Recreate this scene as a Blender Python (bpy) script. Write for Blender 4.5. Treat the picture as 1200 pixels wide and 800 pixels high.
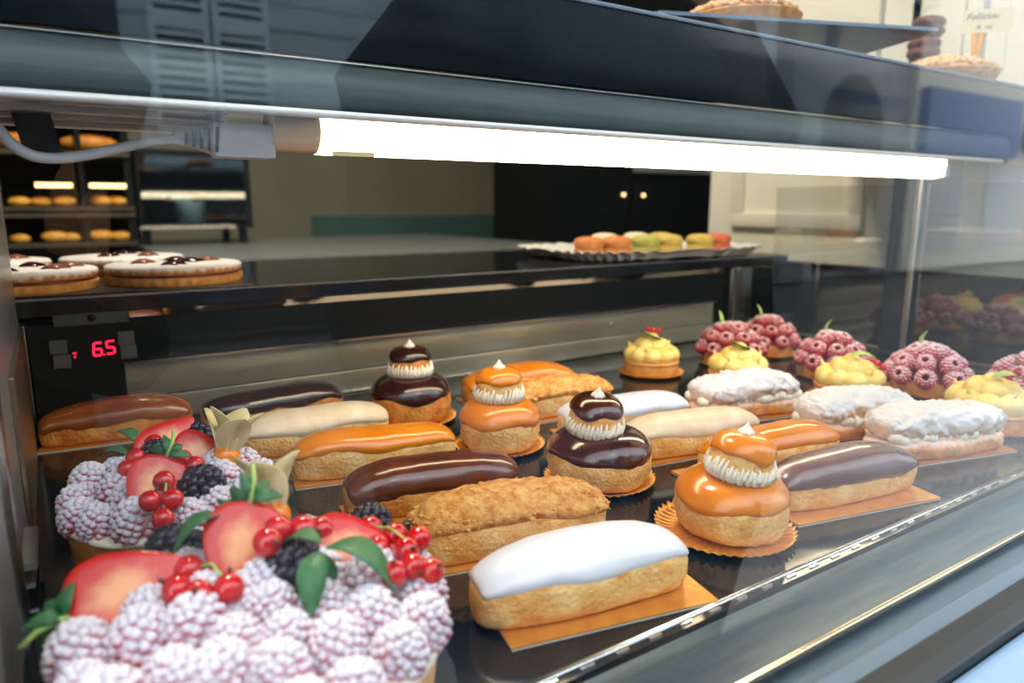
import bpy, bmesh, math, random
from mathutils import Vector, Matrix, noise
random.seed(7)
for o in list(bpy.data.objects): bpy.data.objects.remove(o)
scn = bpy.context.scene
COL = scn.collection
PI = math.pi
R = math.radians

# ------------------------------------------------------------ camera, world, lights
cam = bpy.data.cameras.new('camera'); camo = bpy.data.objects.new('camera', cam); COL.objects.link(camo)
camo.location = (0, 0, .24)
camo.rotation_euler = (PI/2 - math.atan(160/830), 0, -R(33))
cam.sensor_width = 36; cam.lens = 830/1200*36; cam.clip_start = .01
cam.dof.use_dof = True; cam.dof.focus_distance = .56; cam.dof.aperture_fstop = 5.0
scn.camera = camo
w = bpy.data.worlds.new('World'); scn.world = w; w.use_nodes = True
bgn = w.node_tree.nodes['Background']
bgn.inputs[0].default_value = (.86, .94, 1.0, 1); bgn.inputs[1].default_value = 3.3      # bright overcast street sky
scn.view_settings.view_transform = 'Standard'; scn.view_settings.look = 'None'
scn.view_settings.exposure = 0.30; scn.view_settings.gamma = 1; scn.view_settings.use_curve_mapping = False
TUBE_STRENGTH = 13.0

# ------------------------------------------------------------ materials
def c4(c): return (c[0], c[1], c[2], 1)
def srgb(r, g, b):
    f = lambda v: ((v/255+.055)/1.055)**2.4 if v > 10 else v/255/12.92
    return (f(r), f(g), f(b))
MATS = {}
def M(name, col, rough=.5, metal=0, col2=None, scale=40, bump=0, bscale=300, spec=.5, coat=0, emis=0, ramp=(.35, .65), detail=4, bdist=.002, stretch=None, sss=0, aniso=None):
    if name in MATS: return MATS[name]
    m = bpy.data.materials.new(name); m.use_nodes = True; nt = m.node_tree; p = nt.nodes['Principled BSDF']
    p.inputs['Base Color'].default_value = c4(col); p.inputs['Roughness'].default_value = rough
    p.inputs['Metallic'].default_value = metal; p.inputs['Specular IOR Level'].default_value = spec
    if coat: p.inputs['Coat Weight'].default_value = coat; p.inputs['Coat Roughness'].default_value = .08
    if sss:
        p.inputs['Subsurface Weight'].default_value = sss; p.inputs['Subsurface Radius'].default_value = (1, .4, .2); p.inputs['Subsurface Scale'].default_value = .004
    if emis: p.inputs['Emission Color'].default_value = c4(col); p.inputs['Emission Strength'].default_value = emis
    tc = nt.nodes.new('ShaderNodeTexCoord'); vec = tc.outputs['Object']
    if stretch:
        mp = nt.nodes.new('ShaderNodeMapping'); mp.inputs['Scale'].default_value = stretch
        nt.links.new(vec, mp.inputs['Vector']); vec = mp.outputs[0]
    if col2:
        n = nt.nodes.new('ShaderNodeTexNoise'); n.inputs['Scale'].default_value = scale; n.inputs['Detail'].default_value = detail
        nt.links.new(vec, n.inputs['Vector'])
        r = nt.nodes.new('ShaderNodeValToRGB'); r.color_ramp.elements[0].position = ramp[0]; r.color_ramp.elements[1].position = ramp[1]
        r.color_ramp.elements[0].color = c4(col); r.color_ramp.elements[1].color = c4(col2)
        nt.links.new(n.outputs['Fac'], r.inputs[0]); nt.links.new(r.outputs[0], p.inputs['Base Color'])
    if bump:
        n2 = nt.nodes.new('ShaderNodeTexNoise'); n2.inputs['Scale'].default_value = bscale; n2.inputs['Detail'].default_value = 5
        nt.links.new(vec, n2.inputs['Vector'])
        b = nt.nodes.new('ShaderNodeBump'); b.inputs['Strength'].default_value = bump; b.inputs['Distance'].default_value = bdist
        nt.links.new(n2.outputs['Fac'], b.inputs['Height']); nt.links.new(b.outputs[0], p.inputs['Normal'])
    MATS[name] = m
    return m

def dusted(name, col, sugar=(.9, .9, .93), lo=.0, hi=.8, amt=1.0, nscale=350, rough=.45):
    """fruit or pastry under icing sugar: the powder lies on the faces that look up"""
    if name in MATS: return MATS[name]
    m = M(name, col, rough, col2=tuple(min(1, k*1.5) for k in col), scale=120)
    nt = m.node_tree; p = nt.nodes['Principled BSDF']
    base = p.inputs['Base Color'].links[0].from_socket
    g = nt.nodes.new('ShaderNodeNewGeometry'); s = nt.nodes.new('ShaderNodeSeparateXYZ'); nt.links.new(g.outputs['Normal'], s.inputs[0])
    mr = nt.nodes.new('ShaderNodeMapRange'); mr.interpolation_type = 'SMOOTHSTEP'
    tc = nt.nodes.new('ShaderNodeTexCoord'); n = nt.nodes.new('ShaderNodeTexNoise'); n.inputs['Scale'].default_value = nscale; n.inputs['Detail'].default_value = 3
    nt.links.new(tc.outputs['Object'], n.inputs['Vector'])
    a = nt.nodes.new('ShaderNodeMath'); a.operation = 'MULTIPLY_ADD'; a.inputs[1].default_value = 1.8; nt.links.new(n.outputs['Fac'], a.inputs[0])
    sb = nt.nodes.new('ShaderNodeMath'); sb.operation = 'SUBTRACT'; sb.inputs[1].default_value = .90
    nt.links.new(s.outputs['Z'], a.inputs[2]); nt.links.new(a.outputs[0], sb.inputs[0]); nt.links.new(sb.outputs[0], mr.inputs['Value'])
    mr.inputs['From Min'].default_value = lo; mr.inputs['From Max'].default_value = hi; mr.inputs['To Max'].default_value = amt
    mx = nt.nodes.new('ShaderNodeMix'); mx.data_type = 'RGBA'
    nt.links.new(mr.outputs[0], mx.inputs[0]); nt.links.new(base, mx.inputs[6]); mx.inputs[7].default_value = c4(sugar)
    nt.links.new(mx.outputs[2], p.inputs['Base Color'])
    return m

def glass(name, fac_scale, tint=(1, 1, 1), ior=1.5, base=0.0, rough=0.0):
    m = bpy.data.materials.new(name); m.use_nodes = True; nt = m.node_tree; nt.nodes.clear()
    out = nt.nodes.new('ShaderNodeOutputMaterial'); mix = nt.nodes.new('ShaderNodeMixShader')
    t = nt.nodes.new('ShaderNodeBsdfTransparent'); t.inputs[0].default_value = c4(tint)
    g = nt.nodes.new('ShaderNodeBsdfGlossy'); g.inputs['Roughness'].default_value = rough
    ge = nt.nodes.new('ShaderNodeNewGeometry'); dt = nt.nodes.new('ShaderNodeVectorMath'); dt.operation = 'DOT_PRODUCT'      # Schlick reflectance, the same from both sides
    nt.links.new(ge.outputs['Normal'], dt.inputs[0]); nt.links.new(ge.outputs['Incoming'], dt.inputs[1])
    prev = dt.outputs['Value']
    for (op, v1, v0) in (('ABSOLUTE', None, None), ('SUBTRACT', None, 1.0), ('POWER', 5.0, None), ('MULTIPLY_ADD', None, None)):
        n = nt.nodes.new('ShaderNodeMath'); n.operation = op
        if op == 'SUBTRACT': n.inputs[0].default_value = 1.0; nt.links.new(prev, n.inputs[1])
        else: nt.links.new(prev, n.inputs[0])
        if op == 'POWER': n.inputs[1].default_value = 5.0
        if op == 'MULTIPLY_ADD': n.inputs[1].default_value = .96*fac_scale; n.inputs[2].default_value = .04*fac_scale+base; n.use_clamp = True
        prev = n.outputs[0]
    nt.links.new(prev, mix.inputs[0])
    nt.links.new(t.outputs[0], mix.inputs[1]); nt.links.new(g.outputs[0], mix.inputs[2]); nt.links.new(mix.outputs[0], out.inputs[0])
    MATS[name] = m
    return m

STEEL = M('brushed_steel', (.55, .56, .54), .22, 1, col2=(.40, .41, .40), scale=30, stretch=(1, 1, 14), bump=.05, bscale=90)
DSTEEL = M('dark_steel', (.16, .17, .17), .3, 1)
ALU = M('aluminium', (.62, .62, .60), .35, 1)
BLACK = M('black_gloss', (.006, .008, .010), .12, col2=(.012, .014, .017), scale=8)
BLACKM = M('black_matt', (.008, .010, .012), .6, spec=.15)
DARKP = M('dark_panel', (.006, .010, .013), .3, spec=.2)
TRAYM = M('tray_black', (.007, .010, .013), .10, col2=(.011, .014, .018), scale=12, bump=.02, bscale=60)
DOUGH = M('choux_dough', srgb(232, 160, 72), .62, col2=srgb(250, 208, 136), scale=70, bump=.6, bscale=300, ramp=(.3, .7), bdist=.004)
DOUGHB = M('choux_dough_brown', srgb(206, 118, 38), .6, col2=srgb(236, 164, 78), scale=70, bump=.6, bscale=300, bdist=.004)
PASTRY = M('shortcrust', srgb(206, 134, 62), .6, col2=srgb(226, 166, 92), scale=90, bump=.4, bscale=600)
PASTRYD = M('shortcrust_dark', srgb(150, 88, 40), .6, col2=srgb(190, 120, 60), scale=70, bump=.5, bscale=500)
CARAMEL = M('caramel_icing', srgb(214, 118, 18), .20, col2=srgb(226, 138, 36), scale=25, spec=.5, coat=.35)
BROWNI = M('brown_icing', srgb(132, 66, 24), .22, col2=srgb(158, 86, 36), scale=25, coat=.35)
CHOC = M('chocolate_icing', srgb(62, 24, 14), .16, col2=srgb(84, 36, 22), scale=30, coat=.6)
DCHOC = M('dark_chocolate_icing', srgb(44, 20, 20), .18, col2=srgb(60, 28, 26), scale=30, coat=.5)
WICE = M('white_icing', srgb(222, 222, 228), .28, col2=srgb(214, 217, 226), scale=30, coat=.2, sss=.1)
PALEICE = M('pale_icing', srgb(210, 186, 150), .45, col2=srgb(226, 210, 184), scale=45, bump=.2, bscale=150)
CRUMB = M('hazelnut_crumb', srgb(196, 120, 44), .8, col2=srgb(232, 180, 104), scale=160, bump=.7, bscale=500)
CREAMW = M('whipped_cream', srgb(244, 238, 222), .5, col2=srgb(236, 226, 204), scale=60, sss=.1)
LEMON = M('lemon_cream', srgb(240, 206, 104), .38, col2=srgb(246, 222, 142), scale=60, sss=.15)
GOLD = M('gold_card', (.82, .40, .08), .32, .5, col2=(.70, .30, .05), scale=70, bump=.25, bscale=220)
CARDW = M('card_white_edge', srgb(226, 222, 214), .6)
SILVER = M('silver_doily', (.82, .82, .80), .35, .3, bump=.6, bscale=160)
RASP = dusted('raspberry_dusted', srgb(158, 8, 26), lo=.30, hi=1.05, amt=.85, nscale=220)
RASPH = dusted('raspberry_sugared', srgb(186, 24, 60), lo=-.80, hi=.55, amt=.95, sugar=(.68, .68, .77), nscale=170)
RASPIN = M('raspberry_inside', srgb(120, 8, 24), .5)
BLKB = M('blackberry', (.008, .010, .022), .2, col2=(.03, .02, .04), scale=120)
CURR = M('currant', srgb(182, 4, 18), .10, col2=srgb(206, 14, 26), scale=70, coat=.5)
STRAW = M('strawberry_skin', srgb(206, 22, 10), .22, col2=srgb(222, 44, 16), scale=60, coat=.4, bump=.5, bscale=260)
LEAF = M('leaf_green', srgb(34, 92, 50), .5, col2=srgb(70, 124, 80), scale=60)
LEAFL = M('leaf_pale', srgb(150, 190, 80), .45, col2=srgb(186, 206, 120), scale=60)
LIME = M('lime_peel', srgb(70, 110, 20), .3)
LIMEF = M('lime_flesh', srgb(196, 206, 110), .35)
HUSK = M('physalis_husk', srgb(228, 216, 172), .6, col2=srgb(206, 188, 130), scale=70, bump=.4, bscale=160)
ORANGE = M('physalis_berry', srgb(236, 130, 10), .2, coat=.4)
WHITEP = M('white_paint', srgb(226, 222, 208), .45)
SUGAR = M('icing_sugar', srgb(240, 238, 240), .75, bump=.5, bscale=400)

def straw_flesh():
    m = M('strawberry_flesh', srgb(226, 50, 26), .3, coat=.3); nt = m.node_tree; p = nt.nodes['Principled BSDF']
    tc = nt.nodes.new('ShaderNodeTexCoord'); mp = nt.nodes.new('ShaderNodeMapping'); mp.inputs['Scale'].default_value = (95, 60, 70); mp.inputs['Location'].default_value = (0, -.05, 0)
    g = nt.nodes.new('ShaderNodeTexGradient'); g.gradient_type = 'SPHERICAL'; n = nt.nodes.new('ShaderNodeTexNoise'); n.inputs['Scale'].default_value = 200
    nt.links.new(tc.outputs['Object'], mp.inputs['Vector']); nt.links.new(mp.outputs[0], g.inputs[0]); nt.links.new(tc.outputs['Object'], n.inputs['Vector'])
    ad = nt.nodes.new('ShaderNodeMath'); ad.operation = 'MULTIPLY_ADD'; ad.inputs[1].default_value = .5; nt.links.new(n.outputs['Fac'], ad.inputs[0]); nt.links.new(g.outputs['Fac'], ad.inputs[2])
    r = nt.nodes.new('ShaderNodeValToRGB'); r.color_ramp.elements[0].position = .50; r.color_ramp.elements[0].color = c4(srgb(205, 10, 0)); r.color_ramp.elements[1].position = 1.0; r.color_ramp.elements[1].color = c4(srgb(240, 160, 104))
    nt.links.new(ad.outputs[0], r.inputs[0]); nt.links.new(r.outputs[0], p.inputs['Base Color'])
    return m
STRAWF = straw_flesh()

# ------------------------------------------------------------ mesh helpers
class MB:
    def __init__(s): s.v = []; s.f = []; s.mi = []; s.cur = 0
    def add(s, vs, fs):
        o = len(s.v); s.v += [tuple(v) for v in vs]; s.f += [tuple(i+o for i in f) for f in fs]; s.mi += [s.cur]*len(fs); return s
    def box(s, x0, x1, y0, y1, z0, z1, mt=None):
        vs = [Vector((x, y, z)) for x in (x0, x1) for y in (y0, y1) for z in (z0, z1)]
        if mt: vs = [mt @ v for v in vs]
        return s.add(vs, [(0, 1, 3, 2), (4, 6, 7, 5), (0, 4, 5, 1), (2, 3, 7, 6), (0, 2, 6, 4), (1, 5, 7, 3)])
    def grid(s, rows, closeu=False, closev=False):
        n, m = len(rows), len(rows[0]); vs = [v for r in rows for v in r]; fs = []
        for i in range(n if closev else n-1):
            for j in range(m if closeu else m-1):
                a = i*m+j; b = i*m+(j+1) % m; c = ((i+1) % n)*m+(j+1) % m; d = ((i+1) % n)*m+j
                fs.append((a, b, c, d))
        return s.add(vs, fs)
    def lathe(s, prof, n=24, fn=None, mt=None, cap=True):
        rows = []
        for (r, z) in prof:
            row = []
            for k in range(n):
                a = 2*PI*k/n; v = Vector((r*math.cos(a), r*math.sin(a), z))
                if fn: v = fn(v, a)
                row.append(mt @ v if mt else v)
            rows.append(row)
        o = len(s.v); s.grid(rows, closeu=True)
        if cap:
            s.f.append(tuple(o+k for k in reversed(range(n)))); s.mi.append(s.cur)
            e = o+(len(prof)-1)*n; s.f.append(tuple(e+k for k in range(n))); s.mi.append(s.cur)
        return s
    def tube(s, pts, r, n=8):
        pts = [Vector(p) for p in pts]; rows = []
        for i, p in enumerate(pts):
            t = (pts[min(i+1, len(pts)-1)]-pts[max(i-1, 0)]).normalized()
            u = t.cross(Vector((0, 0, 1)));
            if u.length < 1e-4: u = Vector((1, 0, 0))
            u.normalize(); w_ = t.cross(u); rr = r[i] if isinstance(r, (list, tuple)) else r
            rows.append([p+(u*math.cos(2*PI*k/n)+w_*math.sin(2*PI*k/n))*rr for k in range(n)])
        o = len(s.v); s.grid(rows, closeu=True)
        s.f.append(tuple(o+k for k in reversed(range(n)))); e = o+(len(pts)-1)*n; s.f.append(tuple(e+k for k in range(n))); s.mi += [s.cur]*2
        return s
    def ball(s, c, r, sub=1, sc=(1, 1, 1), mt=None):
        vs, fs = ICO[sub]; c = Vector(c); out = []
        for v in vs:
            q = Vector((v.x*sc[0], v.y*sc[1], v.z*sc[2]))*r
            if mt: q = mt @ q
            out.append(c+q)
        return s.add(out, fs)
    def mesh(s, name, mats, smooth=True, bevel=0, auto=None):
        me = bpy.data.meshes.new(name); me.from_pydata(s.v, [], s.f)
        mats = mats if isinstance(mats, (list, tuple)) else [mats]
        for m in mats: me.materials.append(m)
        me.polygons.foreach_set('material_index', s.mi)
        bm = bmesh.new(); bm.from_mesh(me); bmesh.ops.recalc_face_normals(bm, faces=bm.faces)
        if bevel: bmesh.ops.bevel(bm, geom=[e for e in bm.edges if len(e.link_faces) == 2 and e.calc_face_angle(0) > .6], offset=bevel, segments=2, affect='EDGES', profile=.6)
        bm.to_mesh(me); bm.free()
        me.polygons.foreach_set('use_smooth', [smooth]*len(me.polygons))
        if smooth and auto: me.set_sharp_from_angle(angle=R(auto))
        me.update(); return me
ICO = {}
for sub in (1, 2, 3):
    bm = bmesh.new(); bmesh.ops.create_icosphere(bm, subdivisions=sub, radius=1)
    ICO[sub] = ([v.co.copy() for v in bm.verts], [tuple(v.index for v in f.verts) for f in bm.faces]); bm.free()

def put(name, me, parent=None, loc=(0, 0, 0), rot=(0, 0, 0), sc=1, label=None):
    o = bpy.data.objects.new(name, me); COL.objects.link(o); o.location = loc; o.rotation_euler = rot
    o.scale = (sc, sc, sc) if not isinstance(sc, (tuple, list)) else sc
    if parent: o.parent = parent
    if label: o['label'] = label
    return o
def tag(o, label, cat, group=None):
    o['label'] = label; o['category'] = cat
    if group: o['group'] = group
    return o
def thing(name, label, cat, loc=(0, 0, 0), rz=0, group=None):
    return tag(put(name, None, None, loc, (0, 0, rz)), label, cat, group)
def struct(name, me, **k):
    o = put(name, me, **k)
    if not o.parent: o['kind'] = 'structure'
    return o
def boxm(name, mat, *b, bevel=0, smooth=False): return MB().box(*b).mesh(name, mat, smooth=smooth, bevel=bevel)
def sp(v, e): return math.copysign(abs(v)**e, v)
def nz(v, s, seed=0): return noise.noise(Vector((v[0]*s+seed*7.3, v[1]*s+seed*3.1, v[2]*s-seed*5.7)))
def sm(a, b, x):
    t = max(0, min(1, (x-a)/(b-a))); return t*t*(3-2*t)

# ------------------------------------------------------------ the street outside (seen only as a reflection in the window)
GZ = -1.0
struct('pavement', boxm('pavement', M('paving', (.30, .31, .33), .7, col2=(.36, .37, .39), scale=3), -8, 34, -1.7, .10, GZ-.1, GZ))
struct('road', boxm('road', M('asphalt', (.05, .055, .06), .8, col2=(.075, .08, .085), scale=3), -8, 34, -9, -1.7, GZ-.2, GZ-.1))
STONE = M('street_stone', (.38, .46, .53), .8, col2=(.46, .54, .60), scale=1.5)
STONE2 = M('street_stone_dark', (.14, .16, .19), .8, col2=(.20, .22, .25), scale=1.5)  # darker stone used on the arched house
SHUT = M('shutter_paint', (.56, .68, .76), .6)
DOORD = M('doorway_dark', (.01, .012, .015), .6)
BLUEP = M('shopfront_blue', (.01, .11, .34), .4)
fac = struct('facade_stone_house', boxm('facade', STONE, -8, 9.5, -7.6, -7.0, GZ, 6))
struct('ground_floor_front', boxm('gfront', M('shopfront_dark', (.02, .024, .03), .5), -8, 9.5, -7.0, -6.94, GZ, .78), parent=fac)
for k in range(29):                                            # stone courses
    struct('stone_course', boxm('course', STONE, -8, 9.5, -7.0, -6.975, GZ+.02+k*.24, GZ+.225+k*.24), parent=fac)
SLAT = boxm('slat', SHUT, -.2, .2, -.012, .012, -.022, .022)
def shutter(x0, z0, h):
    s = struct('shutter', MB().box(x0-.25, x0-.2, -6.975, -6.93, z0, z0+h).box(x0+.2, x0+.25, -6.975, -6.93, z0, z0+h).box(x0-.2, x0+.2, -6.975, -6.93, z0, z0+.1).box(x0-.2, x0+.2, -6.975, -6.93, z0+h-.1, z0+h).box(x0-.2, x0+.2, -6.975, -6.93, z0+h*.5-.06, z0+h*.5+.06).mesh('shutter', SHUT, smooth=False), parent=fac)
    put('shutter_gap_shade', boxm('sback', DOORD, x0-.2, x0+.2, -6.974, -6.970, z0+.1, z0+h-.1), s)  # dark sheet that paints the shade into the gaps between slats
    for k in range(int((h-.2)/.085)):
        put('slat', SLAT, s, (x0, -6.945, z0+.13+k*.085), (R(35), 0, 0))
for wx in (-2.6, 1.45, 5.5):
    for wz in (.85, 3.7):
        struct('facade_window', boxm('facade_window', DOORD, wx-1.25, wx-.75, -6.98, -6.96, wz, wz+2.0), parent=fac)
        shutter(wx-.27, wz, 2.0); shutter(wx+.27, wz, 2.0)
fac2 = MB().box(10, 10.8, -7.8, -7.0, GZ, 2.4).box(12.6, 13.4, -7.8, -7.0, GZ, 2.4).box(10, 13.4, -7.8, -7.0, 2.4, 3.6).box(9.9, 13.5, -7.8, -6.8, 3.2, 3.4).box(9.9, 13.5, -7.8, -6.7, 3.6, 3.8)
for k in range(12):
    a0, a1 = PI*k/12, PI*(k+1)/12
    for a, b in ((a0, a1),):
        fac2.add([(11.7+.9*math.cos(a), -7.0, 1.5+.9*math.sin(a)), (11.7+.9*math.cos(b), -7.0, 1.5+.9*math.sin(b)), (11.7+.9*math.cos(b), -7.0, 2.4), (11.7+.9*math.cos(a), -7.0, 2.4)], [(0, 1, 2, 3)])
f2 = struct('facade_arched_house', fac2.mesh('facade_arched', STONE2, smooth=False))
struct('doorway', boxm('doorway', DOORD, 10.8, 12.6, -7.75, -7.7, GZ, 2.5), parent=f2)
f3 = struct('facade_blue_shop', MB().box(13.6, 26, -7.6, -7.0, GZ, 5).mesh('shop_wall', M('shop_wall_pale', (.62, .60, .55), .7), smooth=False))
for (xa, xb, za, zb) in ((13.7, 17.4, 1.2, 2.35), (18.0, 22, 1.4, 2.2)): struct('shop_sign', boxm('blue_sign', BLUEP, xa, xb, -7.0, -6.8, za, zb), parent=f3)
for k in range(4):
    struct('shop_window', boxm('shop_window', M('shop_window_pale', (.45, .50, .54), .3), 14.0+k*2.6, 15.6+k*2.6, -7.0, -6.97, -.6, 1.0), parent=f3)

def person(loc, rz, label, coat, trousers, raise_arms, hem):
    """standing figure: one skinned body with head, arms and legs; clothes and hair as children"""
    t = thing('person', label, 'person', loc, rz)
    pts = [((0, 0, .92), .16, .11), ((0, 0, 1.12), .14, .10), ((0, .01, 1.32), .17, .11), ((0, 0, 1.44), .13, .09), ((0, 0, 1.50), .055), ((0, .02, 1.57), .075), ((0, .02, 1.66), .085, .095), ((0, .01, 1.73), .06)]
    ed = [(i, i+1) for i in range(7)]
    arm = lambda s: [(s*.245, .05, 1.12), (s*.10, .24, 1.22), (s*.06, .29, 1.25)] if raise_arms else [(s*.26, -.02, 1.14), (s*.25, .05, .90), (s*.24, .08, .82)]
    for s in (-1, 1):
        b = len(pts); e, w_, h_ = arm(s)
        pts += [((s*.19, 0, 1.41), .07), (e, .05), (w_, .038), (h_, .035)]; ed += [(3, b), (b, b+1), (b+1, b+2), (b+2, b+3)]
        b = len(pts); pts += [((s*.10, 0, .82), .10), ((s*.11, .02, .48), .065), ((s*.12, -.02, .09), .042), ((s*.12, .12, .04), .038)]; ed += [(0, b), (b, b+1), (b+1, b+2), (b+2, b+3)]
    me = bpy.data.meshes.new('body'); me.from_pydata([p[0] for p in pts], ed, []); o = put('body', me, t); o.modifiers.new('skin', 'SKIN')
    for i, p in enumerate(pts): me.skin_vertices[0].data[i].radius = (p[1], p[2] if len(p) > 2 else p[1])
    me.skin_vertices[0].data[0].use_root = True; o.modifiers.new('sub', 'SUBSURF').levels = 2; o.modifiers['sub'].render_levels = 2
    me.materials.append(M('skin', srgb(206, 160, 132), .5))
    cm = MB(); cm.lathe([(.0, 1.50), (.10, 1.49), (.235, 1.42), (.265, 1.30), (.235, 1.12), (.25, .95), (.27, .70), (.28, .45)][:6 if hem > .9 else 8]+[(.25 if hem > .9 else .28, hem), (.2, hem+.01)], 28, fn=lambda v, a: Vector((v.x, v.y*.62+(.01*math.sin(5*a)), v.z)), cap=False)
    for s in (-1, 1):
        e, w_, h_ = arm(s); cm.tube([(s*.16, 0, 1.42), (s*.235, .01, 1.33), e, w_], [.085, .088, .070, .052], 12)
    put('coat', cm.mesh('coat', coat), t)
    tm = MB()
    for s in (-1, 1): tm.tube([(s*.09, 0, hem+.06), (s*.11, 0, .82), (s*.115, .02, .48), (s*.12, -.02, .10)], [.165, .15, .105, .085], 14)
    put('trousers', tm.mesh('trousers', trousers), t)
    hm = MB(); hm.ball((0, -.005, 1.655), .118, 3, (.86, 1, 1.05)); put('hair', hm.mesh('hair', M('dark_hair', (.012, .010, .009), .6)), t)
    return t
COATB = M('dark_coat', (.006, .007, .009), .85)
person((-.22, -.46, GZ), 0, 'person in a long dark coat with both hands raised before the window', COATB, M('dark_trousers', (.01, .012, .02), .8), True, .35)
person((.56, -.34, GZ), 0, 'person in a short dark jacket and blue jeans beside the window', COATB, M('denim', (.05, .17, .42), .8), False, .97)

# ------------------------------------------------------------ the shop room
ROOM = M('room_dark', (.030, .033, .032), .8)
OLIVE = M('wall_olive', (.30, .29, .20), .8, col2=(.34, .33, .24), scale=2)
struct('floor', boxm('floor', M('floor_tile', (.06, .055, .05), .5), -2.5, 4.5, .10, 4.3, GZ-.1, GZ))
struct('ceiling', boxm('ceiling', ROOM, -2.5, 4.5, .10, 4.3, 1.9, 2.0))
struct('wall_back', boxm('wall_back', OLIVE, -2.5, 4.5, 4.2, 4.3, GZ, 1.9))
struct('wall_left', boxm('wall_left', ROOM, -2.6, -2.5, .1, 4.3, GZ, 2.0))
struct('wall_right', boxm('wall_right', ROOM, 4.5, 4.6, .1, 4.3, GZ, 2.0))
struct('wall_front', MB().box(-2.6, -1.0, .10, .20, GZ, 2.0).box(3.2, 4.6, .10, .20, GZ, 2.0).box(-1.0, 3.2, .10, .20, 1.3, 2.0).box(-1.0, 3.2, .10, .20, GZ, -.12).mesh('wall_front', ROOM, smooth=False))
win = struct('window_1', MB().box(-1.0, 3.2, .085, .158, -.12, -.014).box(-1.0, 3.2, .10, .13, -.02, -.006).mesh('window_frame', M('window_paint', srgb(128, 156, 184), .35), smooth=True, bevel=.004, auto=40))
struct('window_gasket', boxm('gasket', M('rubber', (.008, .012, .016), .5), -1.0, 3.2, .158, .182, -.06, -.008, bevel=.002), parent=win)
struct('window_bead', boxm('bead', M('window_paint2', srgb(70, 88, 104), .3), -1.0, 3.2, .182, .196, -.06, -.012, bevel=.002), parent=win)
PANE = glass('window_glass', 1.0, (.995, 1, 1))
struct('window_pane', boxm('pane', PANE, -1.0, 3.2, .170, .1702, -.02, 1.3), parent=win)

# ------------------------------------------------------------ the display case
case = thing('display_case', 'black and steel refrigerated pastry case behind the shop window', 'display case', (0, 0, 0))
put('base_tray', boxm('tray', TRAYM, -.05, 1.175, .256, .875, -.012, 0), case, label='glossy black floor of the case')
put('front_lip', MB().tube([(-.05, .2635, -.001), (1.175, .2635, -.001)], .0026, 10).mesh('lip', STEEL), case)
ap = MB().grid([[(x, y, z) for x in (-.05, 1.175)] for (y, z) in ((.262, -.001), (.250, -.008), (.236, -.013), (.217, -.014))])
put('front_apron', ap.mesh('apron', M('apron_steel', (.24, .26, .23), .28, 1, col2=(.17, .19, .18), scale=14, stretch=(1, 12, 1))), case, label='brushed steel strip below the tray edge')
put('front_rail', MB().tube([(-.05, .2165, -.0125), (1.175, .2165, -.0125)], .0024, 10).mesh('rail', M('rail_lamp_gold', (.80, .62, .36), .25, 1)), case)  # gold colour stands in for the lamp reflected along this rail
put('front_trough', boxm('trough', M('trough_steel', (.05, .075, .09), .3, .6), -.05, 1.175, .196, .215, -.05, -.018), case)
SL = boxm('slot_glint', M('glint_steel', (.85, .86, .86), .2, 1), -.0045, .0045, -.0007, .0007, -.0004, .0006)  # bright raised tabs stand in for lamp glints on the tray slots
for k in range(46): put('slot_glint', SL, case, (.02+k*.0245, .2592, .0004))
# back wall of the case: steel upstand in two strips, dark band, mirrored strip
BACKM = M('back_steel', (.50, .49, .40), .24, .62, col2=(.38, .38, .31), scale=8, bump=.04, bscale=16)  # olive diffuse colour stands in for yellowish tube reflections on the steel
put('back_lower_strip', boxm('strip', BACKM, .0, 1.175, .868, .875, .0, .028, bevel=.0012, smooth=True), case)
put('back_upper_strip', boxm('strip2', BACKM, .052, 1.0, .869, .876, .029, .069, bevel=.0012, smooth=True), case)
put('back_edge', MB().tube([(0, .866, .0015), (1.0, .866, .0015)], .0016, 8).mesh('edge', STEEL), case)
put('back_top_edge', boxm('edge2', STEEL, .052, 1.0, .860, .876, .069, .0715), case)
put('dark_band', boxm('band', DARKP, -.05, 1.175, .872, .93, .0, .122), case)
put('mirror_strip', MB().grid([[(x, y, z) for x in (.066, 1.02)] for (y, z) in ((.8655, .1285), (.8695, .1195), (.873, .1195), (.873, .1285))], closev=True).mesh('mstrip', M('mirror_strip', (.70, .64, .60), .06, 1, bump=.05, bscale=30), smooth=False), case)
SCREW = MB().lathe([(.0, .0018), (.0016, .0016), (.0026, .0006), (.0026, 0)], 10).mesh('screw', STEEL)
for (sx, sz) in ((.033, .047), (.377, .050), (.377, .014), (.755, .050), (.30, .066)): put('screw', SCREW, case, (sx, .868, sz), (PI/2, 0, 0))
put('corner_post', boxm('cpost', DSTEEL, 1.03, 1.085, .855, .872, 0, .128, bevel=.003, smooth=True), case)
put('corner_strip', boxm('cstrip', M('corner_strip', (.45, .40, .36), .25, 1), 1.034, 1.05, .851, .857, 0, .128, bevel=.002), case)
# shelf
shelf = put('shelf', boxm('shelf', BLACK, -.35, 1.19, .858, 1.26, .128, .146, bevel=.0015), case, label='black glossy middle shelf')
put('shelf_edge', boxm('shelf_edge', M('shelf_edge_alu', (.5, .5, .49), .25, 1), -.35, 1.19, .8565, .8585, .1445, .1468), shelf)
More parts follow.
